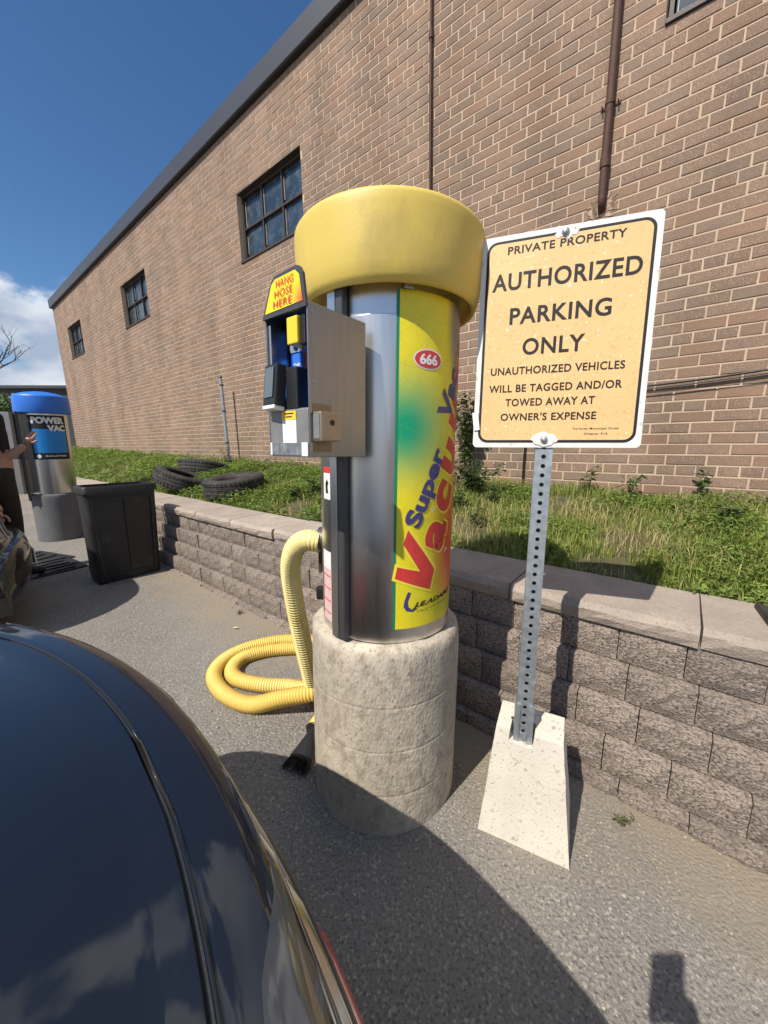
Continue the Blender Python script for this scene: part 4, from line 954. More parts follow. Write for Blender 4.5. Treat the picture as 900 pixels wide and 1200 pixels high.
# ------------------------------------------------------------------ the second vacuum machine, blue cap
PV = Vector((-4.02, 4.49, .062)); PVL = R(1.7)
def build_blue_vac():
    pedestal('concrete_pedestal', PV, (0, PVL, 0), .232, .57, 'smooth round concrete pedestal, its grey darkened for shade, under the blue-capped vacuum machine', 5, .3)
    zb = .573; P = empty('vacuum_machine', PV + Vector((math.sin(PVL) * zb, 0, zb)), (0, PVL, 0)); tag(P, 'stainless power vac machine with domed blue cap', 'vacuum machine')
    VB = .208
    M_smooth_shaded = mat('smooth_shaded_concrete', (.13, .13, .135), .9, var=.12, var_scale=7, bump=.15, bump_scale=120); bpy.data.objects['concrete_pedestal.001'].data.materials[0] = M_smooth_shaded  # concrete colour darkened to carry the shade lying on this pedestal
    V, F = lathe([(0, 0), (VB, 0), (VB, .30), (VB, .95), (0, .95)], 56); mesh_obj('body', V, F, M_steel, P, smooth=True, sharp=30)
    V, F = lathe([(.20, .935), (.235, .925), (.252, .918), (.256, .93), (.250, 1.10), (.246, 1.112), (.23, 1.125), (.15, 1.152), (.07, 1.166), (0, 1.170)], 56); mesh_obj('cap', V, F, M_blue, P, smooth=True)
    az = math.degrees(math.atan2(-PV.x, PV.y))      # angle of the viewer side
    f = 42
    f = 47
    d = cyl_patch('decal', VB + .0008, f - 48, f + 52, .40, .90, M_ink, P, 30, 1)
    cyl_patch('decal_field', VB + .0016, f - 42, f + 47, .475, .745, mat('sky_blue_print', (0.01, 0.23, 0.62), .4, var=.25, var_scale=16, stretch=(5, 5, .2)), d, 26, 1)
    cyl_text('POWER', VB + .0024, f + 3, .842, .31, .075, 0, M_white, d, .06); cyl_text('VAC', VB + .0026, f + 22, .757, .18, .07, 0, M_white, d, .06)
    cyl_poly([(.022 * math.cos(t * .3), .022 * math.sin(t * .3)) for t in range(21)], VB + .0024, f - 32, .437, M_white, d, 'emblem'); cyl_text('INDUSTRIES', VB + .0024, f + 12, .44, .20, .018, 0, M_white, d, .02)
    # cabinet on the flank
    a = R(-47); c = cyl_pt(VB + .09, a, .45); B = empty('cabinet', c, (0, 0, R(-8))); B.parent = P
    bm = bmesh.new(); add_box(bm, (0, 0, .22), (.30, .22, .50), .006, 2); bm_obj('upper_box', bm, M_box, B)
    bm = bmesh.new(); add_box(bm, (.03, .0, -.235), (.26, .20, .40), .006, 2); bm_obj('lower_box', bm, M_box, B)
    V, F = tube([Vector((-.09, -.112, .40)), Vector((-.09, -.116, .40))], .012, 12); mesh_obj('lock', V, F, M_black, B)
    bm = bmesh.new(); add_box(bm, (.165, -.05, -.02), (.012, .03, 1.0), .002, 1); bm_obj('rail', bm, M_galvdark, B)
build_blue_vac()

# ------------------------------------------------------------------ black bin
def build_bin():
    a = math.atan2(SY.y, SY.x)      # local x runs towards the wall, front face looks along the wall towards the viewer
    c = W(3.80, 1.0, G(3.9)); P = empty('plastic_bin', c, (0, R(1.4), a)); tag(P, 'open black plastic wheeled bin beside the retaining wall', 'bin')
    wb, wt, db, dt, h = .47, .51, .22, .27, .82
    # shell walls as a lofted open box with thickness; local y = away from viewer
    def rect(w, d, z, r=.03): 
        pts = []
        for cx, cy, a0 in ((w / 2 - r, d / 2 - r, 0), (-w / 2 + r, d / 2 - r, 90), (-w / 2 + r, -d / 2 + r, 180), (w / 2 - r, -d / 2 + r, 270)):
            for k in range(4): t = R(a0 + 30 * k); pts.append((cx + r * math.cos(t), cy + r * math.sin(t), z))
        return pts
    sec = [rect(wb, db, 0), rect(wb + .01, db + .01, .02), rect(wt, dt, h - .06), rect(wt + .03, dt + .03, h - .058), rect(wt + .03, dt + .03, h - .01), rect(wt + .02, dt + .02, h), rect(wt - .012, dt - .012, h), rect(wt - .02, dt - .02, h - .05), rect(wb - .01, db - .01, .02)]
    V = [p for q in sec for p in q]; n = 16; F = []
    for k in range(len(sec) - 1):
        for i in range(n): F.append((k * n + i, k * n + (i + 1) % n, (k + 1) * n + (i + 1) % n, (k + 1) * n + i))
    F.append(tuple(range(n))[::-1]); F.append(tuple((len(sec) - 1) * n + i for i in range(n)))
    mesh_obj('shell', V, F, M_binblack, P, smooth=True, sharp=35)
    tl = math.atan2((dt - db) / 2, h - .08)
    yf = lambda z: -(db / 2 + .005 + (dt - db) / 2 * (z - .02) / (h - .08))
    for (x, z, w, hh) in ((0, .72, .44, .016), (0, .06, .38, .016)): box_obj('rib', (0, 0, 0), (w, .016, hh), M_binblack, P, .003, loc=(x, yf(z), z), rot=(tl, 0, 0))
    for x in (-1, 1): box_obj('rib', (0, 0, 0), (.016, .016, .66), M_binblack, P, .003, loc=(x * .205, yf(.39), .39), rot=(tl, x * R(1.6), 0))
    box_obj('rib', (0, 0, 0), (.014, .014, .62), M_binblack, P, .003, loc=(0.01, yf(.39), .39), rot=(tl, 0, 0))
    for x in (-1, 1):
        V, F = lathe([(.02, -.022), (.085, -.022), (.09, -.012), (.09, .012), (.085, .022), (.02, .022)], 24, True); mesh_obj('wheel', V, F, M_rubber, P, loc=(x * (wb / 2 - .03), db / 2 - .005, .09), rot=(0, R(90), 0), smooth=True, sharp=35)
    V, F = tube([Vector((-.2, dt / 2 + .05, h - .02)), Vector((.2, dt / 2 + .05, h - .02))], .014, 10); mesh_obj('handle', V, F, M_binblack, P, smooth=True)
build_bin()

# ------------------------------------------------------------------ tyres, mats, post
def tyre(loc, rot, R_, w, label, rim=False):
    P = empty('car_tyre', loc, rot); tag(P, label, 'tyre', None)
    ri = R_ * .62; h = w / 2
    prof = [(ri, -h * .8), (ri + .012, -h * .95), (R_ * .82, -h * 1.06), (R_ * .95, -h * .92), (R_ * .985, -h * .75), (R_, -h * .5), (R_ - .008, -h * .48), (R_ - .008, -h * .42), (R_, -h * .40), (R_, -h * .05), (R_ - .008, -h * .03), (R_ - .008, h * .03), (R_, h * .05), (R_, h * .4), (R_ - .008, h * .42), (R_ - .008, h * .48), (R_, h * .5), (R_ * .985, h * .75), (R_ * .95, h * .92), (R_ * .82, h * 1.06), (ri + .012, h * .95), (ri, h * .8), (ri + .02, h * .5), (R_ * .86, h * .55), (R_ * .9, 0), (R_ * .86, -h * .55), (ri + .02, -h * .5)]
    V, F = lathe(prof, 48, True); mesh_obj('tyre', V, F, M_rubber, P, smooth=True, sharp=38)
    # tread lugs on the shoulder
    bm = bmesh.new()
    for k in range(44):
        a = 2 * math.pi * k / 44
        for s_ in (-1, 1): add_box(bm, ((R_ - .004) * math.cos(a), (R_ - .004) * math.sin(a), s_ * h * .64), (.014, .022, h * .30), 0, 1, Euler((0, 0, a)))
    t = bm_obj('tread', bm, M_rubber, P); t['kind'] = 'stuff'
    if rim:
        V, F = lathe([(0, h * .25), (.05, h * .3), (.06, h * .15), (ri * .55, h * .1), (ri * .62, h * .3), (ri * .9, h * .4), (ri * .95, h * .75), (ri + .012, h * .9), (ri + .012, -h * .9), (ri * .9, -h * .6), (0, -h * .5)], 40)
        rm = mesh_obj('rim', V, F, mat('rusty_steel_rim', (.085, .065, .055), .6, .5, var=.4, var_scale=14), P, smooth=True, sharp=30)
        for k in range(5):
            a = k * 2 * math.pi / 5; V, F = tube([Vector((.035 * math.cos(a), .035 * math.sin(a), h * .1)), Vector((.035 * math.cos(a), .035 * math.sin(a), h * .42))], .009, 8); mesh_obj('wheel_nut', V, F, M_galvdark, rm)
tyre(W(3.72, 2.06, .740), (R(3), R(-5), .4), .31, .19, 'tyre on a rusty steel rim lying flat in the weeds', True)
tyre(W(4.72, 1.96, .745), (R(14), R(16), 1.0), .32, .18, 'bare tyre tilted against the black bin side of the weeds')
tyre(W(5.3, 2.5, .82), (R(-12), R(8), .2), .33, .19, 'bare tyre lying tilted nearest the brick wall')

P = empty('steel_post', W(5.84, 3.18, .78)); tag(P, 'slim grey steel post standing in the weeds by the brick wall', 'post')
V, F = tube([Vector((0, 0, 0)), Vector((-.01, 0, 1.42))], .024, 14); mesh_obj('shaft', V, F, M_galv, P, smooth=True, sharp=40)
V, F = lathe([(.027, 0), (.027, .02), (.02, .034), (0, .04)], 14); mesh_obj('cap', V, F, M_galvdark, P, loc=(-.01, 0, 1.405), smooth=True)
for z in (.4, .9, 1.3):
    V, F = lathe([(.024, -.012), (.030, -.012), (.030, .012), (.024, .012)], 14); mesh_obj('collar', V, F, M_galvdark, P, loc=(-.003, 0, z))

def rubber_mat(loc, rotz, w, d, n, label, tilt=(0, 0)):
    P = empty('rubber_mat', loc, (tilt[0], tilt[1], rotz)); tag(P, label, 'mat')
    box_obj('sheet', (0, 0, .006), (w, d, .012), M_binblack, P, .004)
    for k in range(n):
        x = -w / 2 + w * (k + .5) / n; box_obj('tread_bar', (0, 0, 0), (w / n * .5, d * rnd.uniform(.55, .85), .012), M_binblack, P, .004, loc=(x, rnd.uniform(-.02, .02), .018), rot=(0, 0, rnd.uniform(-.25, .25)))
rubber_mat(W(5.05, .55, G(5)), SITE + .3, .62, .42, 4, 'black rubber car mat lying on the asphalt at the grey pedestal')
rubber_mat(W(4.62, .62, G(4.6)), SITE + .1, .55, .40, 5, 'black rubber car mat lying on the asphalt behind the bin')
rubber_mat(W(6.1, 1.62, .613), SITE, .55, .30, 4, 'black rubber mat lying on the cap stones by the blue-capped machine')
rubber_mat(W(5.55, 1.60, .613), SITE + .15, .42, .28, 3, 'folded black mat on the cap stones next to the tyres')
box = bmesh.new(); add_box(box, (0, 0, .006), (.40, .30, .012), .004, 2); add_box(box, (-.19, 0, .012), (.012, .29, .012), .004, 2)
tag(bm_obj('rubber_flap', box, M_binblack, None, loc=W(-.455, 1.58, .6135), rot=(0, 0, SITE + .10)), 'black rubber sheet draped over the cap stone right of the sign', 'mat')

# fallen leaf
bm = bmesh.new(); vs = [bm.verts.new(p) for p in ((0, 0, .003), (.018, .012, .008), (.045, .006, .004), (.03, -.012, .010))]; bm.faces.new(vs)
tag(bm_obj('fallen_leaf', bm, mat('dry_leaf', (.55, .47, .22), .8), None, loc=W(2.15, 1.08, G(2.2))), 'single dry yellow leaf lying on the asphalt by the retaining wall', 'leaf')

# ------------------------------------------------------------------ cars: one lofted body, panels laid on its surface
def car_surface(stations, wmax, n_exp, zbot, curve, corner):
    """returns S(k, a): k station index (float), a in 0..1 across from left to right"""
    def S(k, a):
        k = max(0, min(len(stations) - 1.0001, k)); i = int(k); f = k - i
        t, zt, w = (stations[i][q] * (1 - f) + stations[i + 1][q] * f for q in range(3))
        th = math.pi * (1 - a); c, s_ = math.cos(th), math.sin(th); e = 2 / n_exp
        l = w * (abs(c) ** e) * (1 if c > 0 else -1); z = zbot + (zt - zbot) * (abs(s_) ** e)
        rear = max(0, min(1, (t + 1.6) / 1.2)); front = max(0, min(1, (-t - 2.6) / 1.2))
        sh = curve * l * l + corner * (abs(l) / wmax) ** 8
        return Vector((l, t - sh * rear + sh * front, z))
    return S
def lateral(S, k, l):
    lo, hi = 0.02, .98
    for _ in range(30):
        m_ = (lo + hi) / 2
        if S(k, m_).x < l: lo = m_
        else: hi = m_
    return (lo + hi) / 2
def car_patch(S, k0, k1, l0, l1, off, nk=10, na=16, skirt=True):
    """sheet on the car body between stations k0..k1 and lateral l0..l1, raised by off"""
    V, F = [], []
    def nrm(k, a):
        d1 = S(k + .02, a) - S(k - .02, a); d2 = S(k, a + .004) - S(k, a - .004); n = d2.cross(d1)
        return n.normalized() if n.length > 1e-9 else Vector((0, 0, 1))
    for i in range(nk + 1):
        for j in range(na + 1):
            k = k0 + (k1 - k0) * i / nk; l = l0(k) if callable(l0) else l0; r_ = l1(k) if callable(l1) else l1
            a = lateral(S, k, l + (r_ - l) * j / na); n = nrm(k, a); n = n if n.dot(S(k, a) - Vector((0, -2.0, .35))) > 0 else -n; e = i in (0, nk) or j in (0, na)
            V.append(S(k, a) + n * (off if not (e and skirt) else -.002))
    m_ = na + 1
    for i in range(nk):
        for j in range(na): F.append((i * m_ + j, i * m_ + j + 1, (i + 1) * m_ + j + 1, (i + 1) * m_ + j))
    return V, F
def paint(name, c, flake=.0):
    m = mat(name, c, .38, .0, coat=1.0, var=.06, var_scale=3, spec=.3); m.node_tree.nodes['Principled BSDF'].inputs['Coat IOR'].default_value = 1.5
    return m
M_carglass = mat('car_glass', (0.008, 0.010, 0.012), .04, spec=.8)
M_chrome = mat('chrome', (.62, .60, .56), .15, 1.0)
M_lampdark = mat('smoked_lamp', (.035, .033, .030), .10, coat=1.0, var=.4, var_scale=18)
M_lampred = mat('red_lamp', (.60, .012, .014), .22, coat=1.0)
M_lampclear = mat('clear_lamp', (.16, .155, .145), .14, .6, var=.5, var_scale=25, coat=1.0)
def car_wheel(P, x, y, r, seed):
    V, F = lathe([(r * .62, -.1), (r * .9, -.1), (r, -.07), (r, .07), (r * .9, .1), (r * .62, .1)], 36, True); t = mesh_obj('wheel', V, F, M_rubber, P, loc=(x, y, r), rot=(0, R(90), 0), smooth=True, sharp=35)
    bm = bmesh.new()
    for k in range(10):
        a = k * math.pi / 5; add_box(bm, (r * .33 * math.cos(a), r * .33 * math.sin(a), 0), (r * .56, .035, .04), .006, 1, Euler((0, 0, a)))
    bm_obj('rim', bm, M_chrome, t)
def across(n_exp, n=26):
    """sample positions across the body: even up the flanks and even over the top"""
    e = 2 / n_exp; side = [math.asin(zf ** (1 / e)) / math.pi for zf in (0, .25, .5, .7, .82, .9, .95)]
    fs = [-.985 + 1.97 * k / n for k in range(n + 1)]
    top = [1 - math.acos(max(-1, min(1, math.copysign(abs(f) ** (1 / e), f)))) / math.pi for f in fs]
    return sorted(set(side + [a for a in top if max(side) + .0005 < a < 1 - max(side) - .0005] + [1 - a for a in side]))
def loft_grid(S, ns, A, sub):
    V, F = [], []; rows = (ns - 1) * sub + 1; na = len(A) - 1
    for i in range(rows):
        for a in A: V.append(S(i / sub, a))
    for i in range(rows - 1):
        for j in range(na): q = i * (na + 1) + j; F.append((q, q + 1, q + na + 2, q + na + 1))
    return V, F, rows, na
def car_body(P, S, ns, mt, n_exp, sub=2):
    V, F, rows, na = loft_grid(S, ns, across(n_exp), sub)
    F.append(tuple(range(na + 1))); F.append(tuple((rows - 1) * (na + 1) + j for j in range(na, -1, -1)))
    for i in range(rows - 1): F.append((i * (na + 1), (i + 1) * (na + 1), (i + 1) * (na + 1) + na, i * (na + 1) + na))
    return mesh_obj('body', V, F, mt, P, smooth=True, sharp=50)

def build_navy_car():
    P = empty('parked_car', (-.24, .425, 0), (0, 0, R(-45))); tag(P, 'glossy navy blue car with rounded boot lid in front of the vacuum', 'car', None)
    st = [(-.06, .21, .74), (.00, .25, .80), (.04, .34, .84), (.056, .44, .86), (.058, .54, .87), (.060, .585, .872), (.058, .60, .873), (.055, .625, .873), (.048, .66, .873), (.038, .682, .873), (.032, .690, .873), (.016, .725, .872), (.011, .760, .870), (.008, .782, .868), (.004, .7965, .867), (-.004, .8025, .866),
          (-.030, .8050, .864), (-.060, .8065, .862), (-.069, .8045, .86), (-.10, .804, .86), (-.2, .815, .86), (-.35, .825, .862), (-.55, .835, .866), (-.8, .842, .87), (-1.2, .845, .875), (-2.0, .845, .878), (-2.7, .84, .878), (-3.1, .83, .875), (-3.5, .79, .868), (-3.9, .73, .85), (-4.15, .67, .82), (-4.27, .58, .78), (-4.32, .45, .75), (-4.27, .25, .70)]
    S = car_surface(st, .87, 16, .19, .37, .03); M_navy = paint('navy_paint', (0.0022, 0.0032, 0.0070))
    car_body(P, S, len(st), M_navy, 16)
    # boot lid: raised panel whose edge leaves a dark shut line
    gap = car_patch(S, 17.2, 18.3, -.74, .74, .0012, 4, 30, False); mesh_obj('shut_line', *gap, M_black, P, smooth=True)
    V, F = car_patch(S, 17.75, 22.4, -.70, .70, .0065, 24, 36); lid = mesh_obj('boot_lid', V, F, M_navy, P, smooth=True, sharp=50)
    edge = [S(17.25, lateral(S, 17.25, -.70 + 1.4 * j / 40)) + Vector((0, 0, .002)) for j in range(41)]
    V, F = tube(edge, .0022, 6); mesh_obj('seam', V, F, M_navy, P, smooth=True)
    # lamps
    for sg in (1, -1):
        up_ = lambda k: .12 + max(0, k - 13.2) / 3.4 * .15
        a, b = (up_, .83) if sg > 0 else (-.83, lambda k: -up_(k))
        kt = 16.4 if sg > 0 else 13.2; kr = 15.4 if sg > 0 else 12.9
        lamp = mesh_obj('tail_lamp', *car_patch(S, 10.4, kt, a, b, .004, 18, 16), M_lampdark, P, smooth=True, sharp=50)
        c0, c1 = (lambda k: .31 + max(0, k - 13.2) / 3.4 * .06, .56) if sg > 0 else (-.56, lambda k: -.31 - max(0, k - 13.2) / 3.4 * .06)
        mesh_obj('reverse_lamp', *car_patch(S, 11.2, kr, c0, c1, .0058, 12, 8), M_lampclear, lamp, smooth=True)
        for xr in (.34, .40, .48): mesh_obj('lamp_rib', *car_patch(S, 11.2, kr, sg * xr - .003, sg * xr + .003, .0072, 10, 2), M_black, lamp)
        a, b = (.12, .83) if sg > 0 else (-.83, -.12)
        mesh_obj('chrome_strip', *car_patch(S, 9.2, 10.2, a, b, .005, 3, 14), M_chrome, lamp, smooth=True)
        d0, d1 = (.15, .83) if sg > 0 else (-.83, -.15)
        mesh_obj('brake_lamp', *car_patch(S, 4.6, 7.7, d0, d1, .006, 6, 22), M_lampred, P, smooth=True, sharp=50)
    mesh_obj('black_trim', *car_patch(S, 7.8, 9.1, -.84, .84, .002, 3, 30), M_black, P, smooth=True)
    # cabin with glass
    cs = [(-.55, .835, .60), (-.66, .90, .615), (-.85, 1.02, .62), (-1.05, 1.13, .62), (-1.25, 1.19, .615), (-1.6, 1.215, .62), (-2.1, 1.20, .63), (-2.4, 1.15, .64), (-2.7, 1.03, .66), (-2.95, .90, .67), (-3.08, .82, .67)]
    C = car_surface(cs, .68, 3.4, .70, .06, 0)
    V, F, _, _ = loft_grid(C, len(cs), across(3.4), 3)
    cab = mesh_obj('cabin', V, F, M_carglass, P, smooth=True); mesh_obj('roof', *car_patch(C, 3.6, 7.0, -.50, .50, .006, 12, 16), M_navy, cab, smooth=True)
    for x in (-.78, .78):
        for y in (-.86, -3.45): car_wheel(P, x, y, .31, 1)
    for x in (-1, 1):
        bm = bmesh.new(); add_box(bm, (x * .97, -2.72, .93), (.16, .09, .12), .03, 3); bm_obj('mirror', bm, M_navy, P)
build_navy_car()

def build_black_car():
    P = empty('parked_car', (-2.80, 2.735, G(3.6)), (0, 0, SITE)); tag(P, 'black hatchback car beside the person and the blue-capped machine', 'car')
    st = [(-.05, .17, .74), (.0, .20, .80), (.035, .30, .84), (.045, .42, .86), (.040, .50, .865), (.02, .535, .865), (-.01, .548, .86), (-.035, .553, .855), (-.050, .58, .85), (-.07, .70, .845), (-.10, .82, .83), (-.15, .93, .80), (-.22, 1.07, .76), (-.30, 1.20, .72), (-.38, 1.275, .70), (-.5, 1.31, .69), (-1.0, 1.345, .70), (-1.7, 1.35, .71), (-2.2, 1.31, .72), (-2.55, 1.16, .75), (-2.85, .98, .80), (-3.0, .90, .84), (-3.4, .84, .85), (-3.7, .77, .83), (-3.85, .66, .80), (-3.92, .45, .76), (-3.87, .22, .70)]
    S = car_surface(st, .86, 5.5, .17, .20, .06); M_b = paint('black_paint', (0.010, 0.009, 0.008)); car_body(P, S, len(st), M_b, 5.5)
    mesh_obj('rear_window', *car_patch(S, 11.3, 13.4, -.50, .50, .004, 8, 14), M_carglass, P, smooth=True, sharp=50)
    mesh_obj('bumper_trim', *car_patch(S, 2.2, 3.4, -.80, .80, .006, 4, 26), M_black, P, smooth=True)
    for sg in (1, -1):
        a, b = (.50, .70) if sg > 0 else (-.70, -.50)
        mesh_obj('tail_lamp', *car_patch(S, 9.2, 11.0, a, b, .006, 8, 8), M_lampclear, P, smooth=True, sharp=50)
        for y in (-.72, -3.05): car_wheel(P, sg * .76, y, .30, 2)
    bm = bmesh.new(); add_box(bm, (0, .048, .36), (.50, .01, .12), .004, 1); bm_obj('number_plate', bm, M_white, P)
build_black_car()

# ------------------------------------------------------------------ people
def skin_mesh(nodes, edges, root, sub=2):
    """nodes: name -> (pos, radius); returns evaluated mesh data"""
    names = list(nodes); idx = {n: i for i, n in enumerate(names)}
    me = bpy.data.meshes.new('tmp'); me.from_pydata([nodes[n][0] for n in names], [(idx[a], idx[b]) for a, b in edges], [])
    o = bpy.data.objects.new('tmp', me); col.objects.link(o)
    sk = o.modifiers.new('skin', 'SKIN'); sk.use_smooth_shade = True; sk.branch_smoothing = .4
    for i, n in enumerate(names):
        v = me.skin_vertices[0].data[i]; r = nodes[n][1]; v.radius = r if isinstance(r, tuple) else (r, r); v.use_root = n == root
    ss = o.modifiers.new('sub', 'SUBSURF'); ss.levels = sub; ss.render_levels = sub
    bpy.context.view_layer.update(); m2 = bpy.data.meshes.new_from_object(o.evaluated_get(bpy.context.evaluated_depsgraph_get()))
    V = [v.co.copy() for v in m2.vertices]; F = [tuple(p.vertices) for p in m2.polygons]
    bpy.data.objects.remove(o); bpy.data.meshes.remove(me); bpy.data.meshes.remove(m2); return V, F
def hand_parts(w, dirv, palm_n, curl, size=1.0, thumb_side=1):
    """w wrist point, dirv pointing direction, palm_n palm normal; returns list of (nodes, edges, root)"""
    d = Vector(dirv).normalized(); n = Vector(palm_n); n = (n - d * n.dot(d)).normalized(); sd = d.cross(n) * thumb_side
    out = []; k0 = Vector(w) + d * .045 * size
    out.append(({'a': (Vector(w), .021 * size), 'b': (k0, (.026 * size, .026 * size)), 'c': (Vector(w) + d * .075 * size, .024 * size)}, [('a', 'b'), ('b', 'c')], 'a'))
    for q, ln in enumerate((.072, .080, .075, .058)):
        off = sd * (.027 - .018 * q) * size; p = Vector(w) + d * .062 * size + off; nodes = {'r': (p, .0095 * size)}; ed = []; prev = 'r'; dd = d.copy(); pos = p
        for s_ in range(3):
            ang = curl * (.5 + .35 * s_); dd = (dd * math.cos(ang) + n * math.sin(ang)).normalized(); pos = pos + dd * ln * size * (.42, .33, .25)[s_]; nm = 'f%d' % s_; nodes[nm] = (pos, (.0085 - .0010 * s_) * size); ed.append((prev, nm)); prev = nm
        out.append((nodes, ed, 'r'))
    p = Vector(w) + d * .025 * size + sd * .020 * size; t1 = p + (d * .6 + sd * .8).normalized() * .038 * size + n * .008 * size; t2 = t1 + (d * .9 + sd * .35 + n * .25).normalized() * .034 * size
    out.append(({'r': (p, .011 * size), 'a': (t1, .010 * size), 'b': (t2, .008 * size)}, [('r', 'a'), ('a', 'b')], 'r'))
    return out
def make_person(loc, rotz, J, hands, label, mats, hair=True):
    """J: joint dict in local coordinates (x right, y forward, z up)"""
    P = empty('person', loc, (0, 0, rotz)); tag(P, label, 'person')
    nodes = {k: (Vector(v[:3]), v[3]) for k, v in J.items()}
    E_ = [('pelvis', 'belly'), ('belly', 'chest'), ('chest', 'neck0'), ('neck0', 'neck'), ('neck', 'jaw'), ('jaw', 'head'), ('head', 'crown')]
    for s_ in 'LR':
        E_ += [('chest', 'sho' + s_), ('sho' + s_, 'elb' + s_), ('elb' + s_, 'wri' + s_), ('pelvis', 'hip' + s_), ('hip' + s_, 'kne' + s_), ('kne' + s_, 'ank' + s_), ('ank' + s_, 'toe' + s_)]
    V, F = skin_mesh(nodes, E_, 'pelvis'); nb = len(F)
    for s_, (dv, pn, cu, ts) in hands.items():
        for nd, ed, rt_ in hand_parts(nodes['wri' + s_][0], dv, pn, cu, 1.0, ts):
            v, f = skin_mesh(nd, ed, rt_, 1); b = len(V); V += v; F += [tuple(b + q for q in g) for g in f]
    # face relief: nose, brow, ears as small pushes
    hc = nodes['head'][0]; 
    for i, v in enumerate(V):
        d = v - hc
        if d.length < .16 and v.z > nodes['neck'][0].z:
            if d.y > .05 and abs(d.x) < .018 and -.03 < d.z < .012: v.y += .02 * (1 - abs(d.x) / .018)
            if d.y > .04 and abs(abs(d.x) - .032) < .014 and abs(d.z - .012) < .012: v.y -= .008
    me = bpy.data.meshes.new('body'); me.from_pydata(V, [], F)
    for mt in mats: me.materials.append(mt)       # 0 skin 1 shirt 2 trousers 3 shoes
    segs = [(nodes[a][0], nodes[b][0], a, b) for a, b in E_]
    for pi, p in enumerate(me.polygons):
        p.use_smooth = True
        if pi >= nb: continue
        c = p.center; best = None
        for A, B, a, b in segs:
            ab = B - A; t = max(0, min(1, (c - A).dot(ab) / ab.length_squared)); d = (c - (A + ab * t)).length
            if best is None or d < best[0]: best = (d, a, b, t)
        _, a, b, t = best
        if b[:3] in ('hip', 'kne') or b[:3] == 'ank' and t < .92: mi = 2
        elif b[:3] in ('toe', 'ank'): mi = 3
        elif (a, b) in (('pelvis', 'belly'), ('belly', 'chest'), ('chest', 'neck0')) or b[:3] == 'sho' or b[:3] == 'elb' and t < .75: mi = 1
        else: mi = 0
        if a == 'pelvis' and b == 'belly' and t < .25: mi = 2
        p.material_index = mi
    o = bpy.data.objects.new('body', me); link(o, P)
    if hair:
        Vh, Fh = lathe([(.001, .122), (.05, .112), (.085, .075), (.097, .02), (.094, -.02), (.086, -.03)], 24); mesh_obj('hair', [(x, y * 1.12 - .012, z) for x, y, z in Vh], Fh, M_hair, P, smooth=True, loc=hc)
    return P
base_J = dict(pelvis=(0, 0, .96, .135), belly=(0, .01, 1.10, .128), chest=(0, 0, 1.30, .148), neck0=(0, -.01, 1.44, .075), neck=(0, 0, 1.50, .056), jaw=(0, .03, 1.56, .062), head=(0, .015, 1.635, .088), crown=(0, 0, 1.70, .072),
              shoL=(-.185, 0, 1.40, .064), elbL=(-.24, -.02, 1.12, .045), wriL=(-.25, .07, .88, .029), shoR=(.185, 0, 1.40, .064), elbR=(.24, -.02, 1.12, .045), wriR=(.25, .07, .88, .029),
              hipL=(-.10, 0, .89, .092), kneL=(-.115, .01, .50, .062), ankL=(-.12, -.02, .10, .042), toeL=(-.135, .15, .045, .036), hipR=(.10, 0, .89, .092), kneR=(.115, .01, .50, .062), ankR=(.12, -.02, .10, .042), toeR=(.135, .15, .045, .036))
def posed(**kw): d = dict(base_J); d.update(kw); return d
def to_local(p, loc, rz): return Matrix.Rotation(-rz, 3, 'Z') @ (Vector(p) - Vector(loc))

# customer at the blue-capped machine, one hand on its cabinet, one low on the car
loc_, rz_ = (-3.25, 3.10, G(4.6)), R(-20)
hr = to_local((-3.045, 3.21, 1.20), loc_, rz_); er = to_local((-3.17, 3.08, 1.06), loc_, rz_)
hl = to_local((-2.80, 2.68, .60), loc_, rz_); el_ = to_local((-3.06, 2.78, .86), loc_, rz_)
make_person(loc_, rz_, posed(elbR=(*er, .045), wriR=(*hr, .029), elbL=(*(to_local((-3.16, 2.86, .90), loc_, rz_)), .045), wriL=(*(to_local((-2.93, 2.78, .70), loc_, rz_)), .029)),
            {'R': (to_local((-2.95, 3.28, 1.40), loc_, rz_) - hr, (0, 1, .2), .12, -1), 'L': ((.5, -.5, -.6), (0, -.3, -1), .35, 1)},
            'person in dark shirt reaching a hand to the blue-capped machine', [M_skin, M_shirt, M_trouser, M_shoe])
# photographer standing behind the camera, phone held out over the car's corner
loc_, rz_ = (.33, -.47, 0), R(22)
ph = Vector((-.018, -.030, CAM_H - .066))
wr = to_local(ph + Vector((.030, -.045, -.058)), loc_, rz_); we = to_local((.36, -.24, .97), loc_, rz_)
wl2 = to_local(ph + Vector((-.06, -.085, -.09)), loc_, rz_); le = to_local((.08, -.42, .96), loc_, rz_)
make_person(loc_, rz_, posed(elbR=(*we, .045), wriR=(*wr, .029)),
            {'R': (to_local(ph + Vector((.01, -.02, .02)), loc_, rz_) - wr, (-.7, .7, 0), .5, -1), 'L': ((0, .2, -1), (1, 0, 0), .3, 1)},
            'person holding up a phone, whose shadow falls on the asphalt', [M_skin, M_shirt, M_trouser, M_shoe])
bm = bmesh.new(); add_box(bm, (0, 0, 0), (.072, .008, .148), .008, 3)
tag(bm_obj('smartphone', bm, M_black, None, loc=ph, rot=(R(-8), 0, 0)), 'black smartphone held upright, its shadow on the asphalt', 'phone')

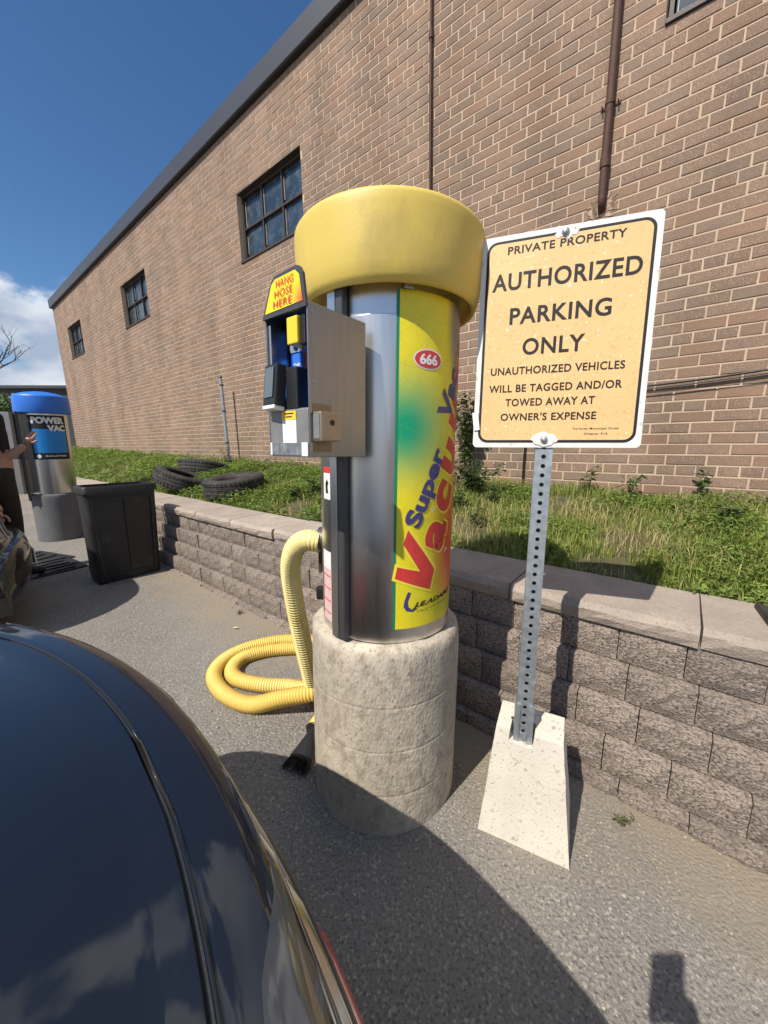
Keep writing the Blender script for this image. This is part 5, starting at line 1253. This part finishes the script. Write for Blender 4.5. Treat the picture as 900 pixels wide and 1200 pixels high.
# ------------------------------------------------------------------ background on the left
def bare_tree(loc, h, label, seed):
    r = random.Random(seed); P = empty('bare_tree', loc); tag(P, label, 'tree'); V, F = [], []; TV, TF = [], []
    def branch(p, d, L, rad, depth):
        pts = [p]; n = 6
        for k in range(n):
            d = (d + Vector((r.uniform(-.22, .22), r.uniform(-.22, .22), r.uniform(-.05, .16)))).normalized(); pts.append(pts[-1] + d * L / n)
        v, f = tube(pts, lambda i: rad * (1 - .55 * i / n), 6 if depth < 2 else 4); T, TFx = (TV, TF) if depth == 0 else (V, F); b = len(T); T.extend(v); TFx.extend(tuple(b + q for q in g) for g in f)
        if depth < 4:
            for k in range(r.randint(3, 4) if depth else 6):
                q = pts[r.randint(2, n)]; a = r.uniform(0, 6.28); side = Vector((math.cos(a), math.sin(a), r.uniform(.0, .6)))
                branch(q, (d * .7 + side * .75).normalized(), L * r.uniform(.5, .72), rad * .48, depth + 1)
    branch(Vector((0, 0, 0)), Vector((.22, .12, 1)).normalized(), h * .5, h * .018, 0)
    M_bark = mat('dark_bark', (.045, .037, .030), .9, var=.3)
    mesh_obj('trunk', TV, TF, M_bark, P, smooth=True); c = mesh_obj('crown', V, F, M_bark, P); c['kind'] = 'stuff'
def leafy_tree(loc, h, rx, label, seed, n=5200, leaf=.22):
    r = random.Random(seed); P = empty('leafy_tree', loc); tag(P, label, 'tree', 'trees beyond the car park')
    V, F, T = [], [], []
    cl = [(Vector((r.uniform(-rx, rx) * .7, r.uniform(-rx, rx) * .7, h * r.uniform(.15, .92))), rx * r.uniform(.28, .5)) for _ in range(16)]
    for _ in range(n):
        c, q = r.choice(cl); d = Vector((r.gauss(0, 1), r.gauss(0, 1), r.gauss(0, .8))).normalized() * q * r.uniform(.5, 1.08); p = c + d; s_ = leaf * r.uniform(.5, 1.2)
        a = Vector((r.gauss(0, 1), r.gauss(0, 1), r.gauss(0, .6))).normalized(); b_ = a.orthogonal().normalized(); b = len(V); V += [p - a * s_ * .5, p + b_ * s_ * .25, p + a * s_ * .5, p - b_ * s_ * .25]; F.append((b, b + 1, b + 2, b + 3)); T += [min(1, max(0, r.gauss(.5, .2)))] * 4
    f = mesh_obj('crown', V, F, M_leaf, P, tone=T); f['kind'] = 'stuff'
    v, f_ = tube([Vector((0, 0, 0)), Vector((.1, 0, h * .3)), Vector((.0, .1, h * .7))], lambda i: .16 - .04 * i, 8); mesh_obj('trunk', v, f_, M_stem, P, smooth=True)
bare_tree((-24.2, 21.5, .4), 10.5, 'leafless tree with bent trunk against the clouds', 12)
leafy_tree((-21.4, 19.6, .3), 3.5, 2.0, 'dark leafy tree at the foot of the leafless tree', 3)
leafy_tree((-27.5, 21.0, .3), 9.2, 2.3, 'tall leafy tree beyond the leafless tree', 4)
leafy_tree((-27, 26, .3), 4.2, 2.4, 'round leafy tree against the dark low building', 6)
B = empty('low_building', (-36, 41, .3), (0, 0, R(8))); tag(B, 'dark flat-roofed low building far behind the blue-capped machine', 'building')
box_obj('wall', (0, 0, 3.1), (34, 8, 6.2), mat('dark_cladding', (.045, .047, .05), .7, var=.2, var_scale=.5), B); box_obj('roof_edge', (0, 0, 6.35), (34.6, 8.6, .3), M_fascia, B, .03)
for k in range(8): box_obj('window', (-14 + 4 * k, -4.03, 4.0), (2.2, .1, 1.6), M_carglass, B)
Fn = empty('wire_fence', (-13, 11.3, .25), (0, 0, R(-30))); tag(Fn, 'grey wire fence behind the blue-capped machine', 'fence')
for k in range(9):
    V, F = tube([Vector((-6 + 1.5 * k, 0, -.2)), Vector((-6 + 1.5 * k, 0, 1.5))], .03, 8); mesh_obj('post', V, F, M_galv, Fn, smooth=True)
for z in (.2, .75, 1.42):
    V, F = tube([Vector((-6, 0, z)), Vector((6, 0, z))], .015, 6); mesh_obj('rail', V, F, M_galv, Fn, smooth=True)
#@@NEXT
